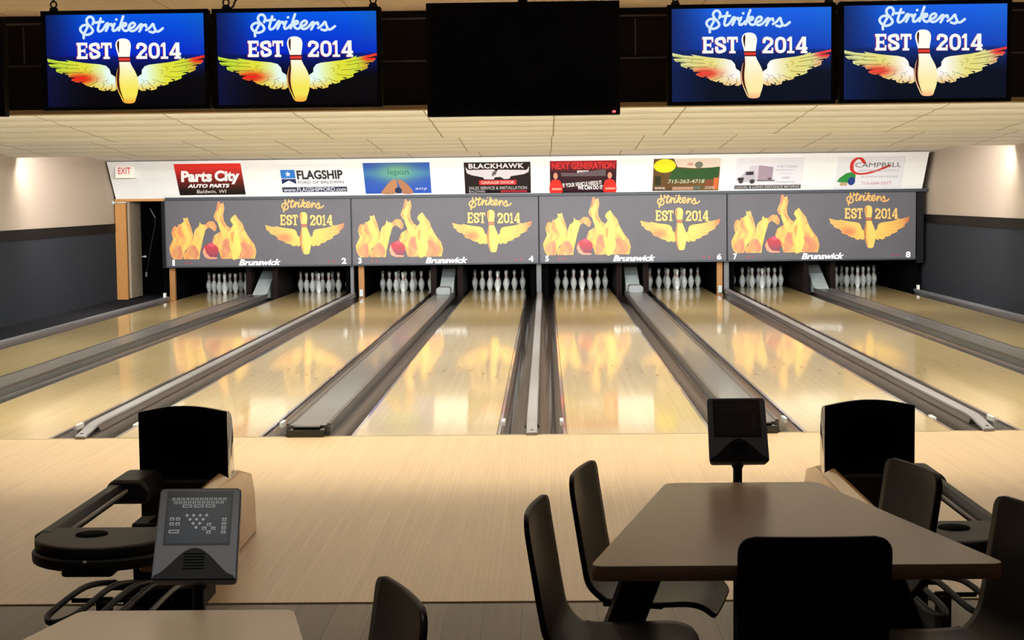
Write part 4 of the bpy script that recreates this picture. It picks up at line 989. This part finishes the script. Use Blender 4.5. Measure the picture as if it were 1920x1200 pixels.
# ------------------------------------------------------------------ ball returns
def ball_return(x, sg, label):
    """sg = +1 : wooden skirt on the +x side, tray arm on the -x side"""
    t = thing('ball_return', label, 'ball return', (x, -4.15, 0), 0, 'ball return machines')
    S = lambda q: [(a*sg, c) for a, c in q]
    # hood: flat dark mouth facing the bowler, rounded back
    front = [(-0.215, 0.40)]+[(-0.215+0.43*k/12, 0.735+0.030*math.sin(PI*k/12)) for k in range(13)]+[(0.215, 0.40)]
    sec = [(0.0, 1.0, 1.0), (0.015, 1.0, 1.0), (0.06, 0.99, 0.985), (0.11, 0.97, 0.95), (0.16, 0.95, 0.89), (0.20, 0.93, 0.80), (0.23, 0.92, 0.66), (0.245, 0.91, 0.45)]
    b = MB(); vs = []; fs = []; n = len(front)
    for y, sx, sz in sec:
        for px, pz in front: vs.append((px*sx, y, 0.40+(pz-0.40)*sz))
    for i in range(len(sec)-1):
        for j in range(n-1): fs.append((i*n+j, i*n+j+1, (i+1)*n+j+1, (i+1)*n+j))
    fs.append(tuple((len(sec)-1)*n+j for j in range(n)))
    b.add(vs, fs, 0, True); b.build('hood', BLKGL, t)
    # mouth ring and recessed throat
    b = MB(); N = 28; cz = 0.555; r0 = 0.145
    ring = [(r0*math.cos(2*PI*k/N), cz+r0*math.sin(2*PI*k/N)) for k in range(N)]
    outer = []
    for k in range(N):
        a = 2*PI*k/N; cx, sz = math.cos(a), math.sin(a); m = max(abs(cx)/0.215, (sz/(0.745-cz) if sz > 0 else -sz/(cz-0.40)), 1e-6); outer.append((cx/m, cz+sz/m))
    vs = [(p, 0.0, q) for p, q in outer]+[(p, 0.002, q) for p, q in ring]+[(p*0.8, 0.18, cz+(q-cz)*0.8) for p, q in ring]
    fs = [(k, (k+1) % N, N+(k+1) % N, N+k) for k in range(N)]+[(N+k, N+(k+1) % N, 2*N+(k+1) % N, 2*N+k) for k in range(N)]+[tuple(2*N+k for k in range(N))]
    b.add(vs, fs); b.prism([(-0.215, 0.73)]+[(-0.215+0.43*k/12, 0.735+0.030*math.sin(PI*k/12)) for k in range(13)]+[(0.215, 0.73)], 'y', 0.0, 0.004)
    b.build('mouth', mat('mouth_black', rgb(8, 7, 7), 0.7, spec=0.05), t)
    # wooden skirt / machine base under the hood
    b = MB(); b.prism([(0.0, 0.0), (0.0, 0.40), (0.30, 0.40), (0.62, 0.33), (0.70, 0.22), (0.72, 0.0)], 'x', -0.205, 0.215 if sg > 0 else 0.205)
    b.build('skirt', WOODSK, t, bevel=0.01)
    b = MB(); b.box(sg*0.215-0.004, sg*0.215+0.006, -0.0, 0.30, 0.12, 0.30); b.build('access_panel', WOODSK, t, bevel=0.004)
    b = MB(); b.box(-0.20, 0.20, -0.06, -0.001, 0.0, 0.41); b.build('front_plate', BLKPL, t, bevel=0.01)
    # ball rack: arm, far rail and rounded tray
    xa = -0.228*sg
    b = MB(); pr = [(xa-0.045, 0.395), (xa-0.045, 0.44), (xa-0.015, 0.455), (xa+0.02, 0.455), (xa+0.045, 0.42), (xa+0.045, 0.395)]
    b.prism(pr, 'y', -1.45, -0.10, smooth=False); b.build('rail', BLKPL, t, bevel=0.01)
    b = MB(); b.tube([(xa+0.052*sg, -1.40, 0.425), (xa+0.052*sg, -0.25, 0.425)], 0.009); b.build('rail_tube', RAIL, t)
    b = MB(); b.prism([(px*sg, pz) for px, pz in ((0.155, 0.30), (0.155, 0.425), (0.185, 0.45), (0.235, 0.42), (0.235, 0.30))], 'y', -1.50, -0.062)
    b.build('wooden_rail', WOODSK, t, bevel=0.01)
    q = [(-0.055, 0.36), (-0.05, 0.44), (-0.02, 0.472), (0.12, 0.472), (0.15, 0.43), (0.15, 0.36)]
    b = MB(); b.prism([(xa+px*sg, pz) for px, pz in q], 'y', -0.40, -0.07)
    b.build('arm_joint', BLKPL, t, bevel=0.03, seg=3)
    # tray: rounded front apron with a cup well
    out = []
    for k in range(15):
        a = PI+PI*k/14; out.append((0.280*math.cos(a)+0.025*sg, -1.50+0.27*math.sin(a)))
    out += [(0.280+0.025*sg, -1.36), (-0.280+0.025*sg, -1.36)]
    b = MB(); b.prism(out, 'z', 0.362, 0.408, smooth=True); b.prism([(px*0.97, py*0.99) for px, py in out], 'z', 0.408, 0.452, smooth=True); b.build('tray', BLKPL, t, bevel=0.012)
    b = MB(); b.lathe([(0.0, 0.4525), (0.062, 0.4525), (0.062, 0.455), (0.0, 0.455)], -0.03*sg, -1.49, 0, 24); b.build('cup_well', PITB, t)
    b = MB(); b.box(-0.09 if sg > 0 else -0.11, 0.11 if sg > 0 else 0.09, -1.72, -1.45, 0.332, 0.362); b.build('under_box', BLKPL, t, bevel=0.015)
    b = MB(); b.lathe([(0, 0), (0.007, 0), (0.007, 0.008), (0, 0.01)], 0.02*sg, -1.772, 0.40, 8); b.build('indicator', WHITEP, t)
    b = MB(); b.box(-0.06, 0.06, -0.78, -0.60, 0.0, 0.35); b.box(min(0, 0.2*sg), max(0, 0.2*sg), -0.78, -0.60, 0.31, 0.35); b.box(0.13 if sg > 0 else -0.20, 0.20 if sg > 0 else -0.13, -1.36, -0.06, 0.33, 0.37); b.build('support_column', BLKPL, t, bevel=0.01)
    # lower rack: black tube loops near the floor
    for cx, hw in ((-0.075*sg, 0.055), (0.105*sg, 0.035)):
        lp = catmull([(cx-hw, -0.82, 0.10), (cx-hw, -1.25, 0.185), (cx-hw, -1.70, 0.20), (cx-hw*.6, -1.83, 0.20), (cx, -1.87, 0.20), (cx+hw*.6, -1.83, 0.20), (cx+hw, -1.70, 0.20), (cx+hw, -1.25, 0.185), (cx+hw, -0.82, 0.10)], 6)
        b = MB(); b.tube(lp, 0.013, 10); b.build('lower_rack_loop', BLKPL, t)
    b = MB(); b.tube(catmull([(0.25*sg, -0.82, 0.10), (0.25*sg, -1.25, 0.185), (0.25*sg, -1.75, 0.20)], 6), 0.010, 10); b.build('lower_rack_bar', GREYDK, t)
    b = MB(); b.box(min(-0.06*sg, 0.27*sg), max(-0.06*sg, 0.27*sg), -0.95, -0.62, 0.0, 0.10); b.box(min(-0.14*sg, 0.27*sg), max(-0.14*sg, 0.27*sg), -0.85, -0.79, 0.07, 0.10); b.box(-0.04, 0.04, -1.5, -0.9, 0.0, 0.03); b.tube([(-0.13*sg, -1.45, 0.178), (0.27*sg, -1.45, 0.178)], 0.010); b.build('lower_rack_base', BLACK, t, bevel=0.01)
    b = MB(); b.box(-0.02, 0.02, -1.5, -1.40, 0.0, 0.18); b.build('lower_rack_foot', BLACK, t)
ball_return(-1.645, 1, 'black hooded ball return at left with its tray arm reaching left')
ball_return(1.66, -1, 'black hooded ball return at right, partly behind the brown table')
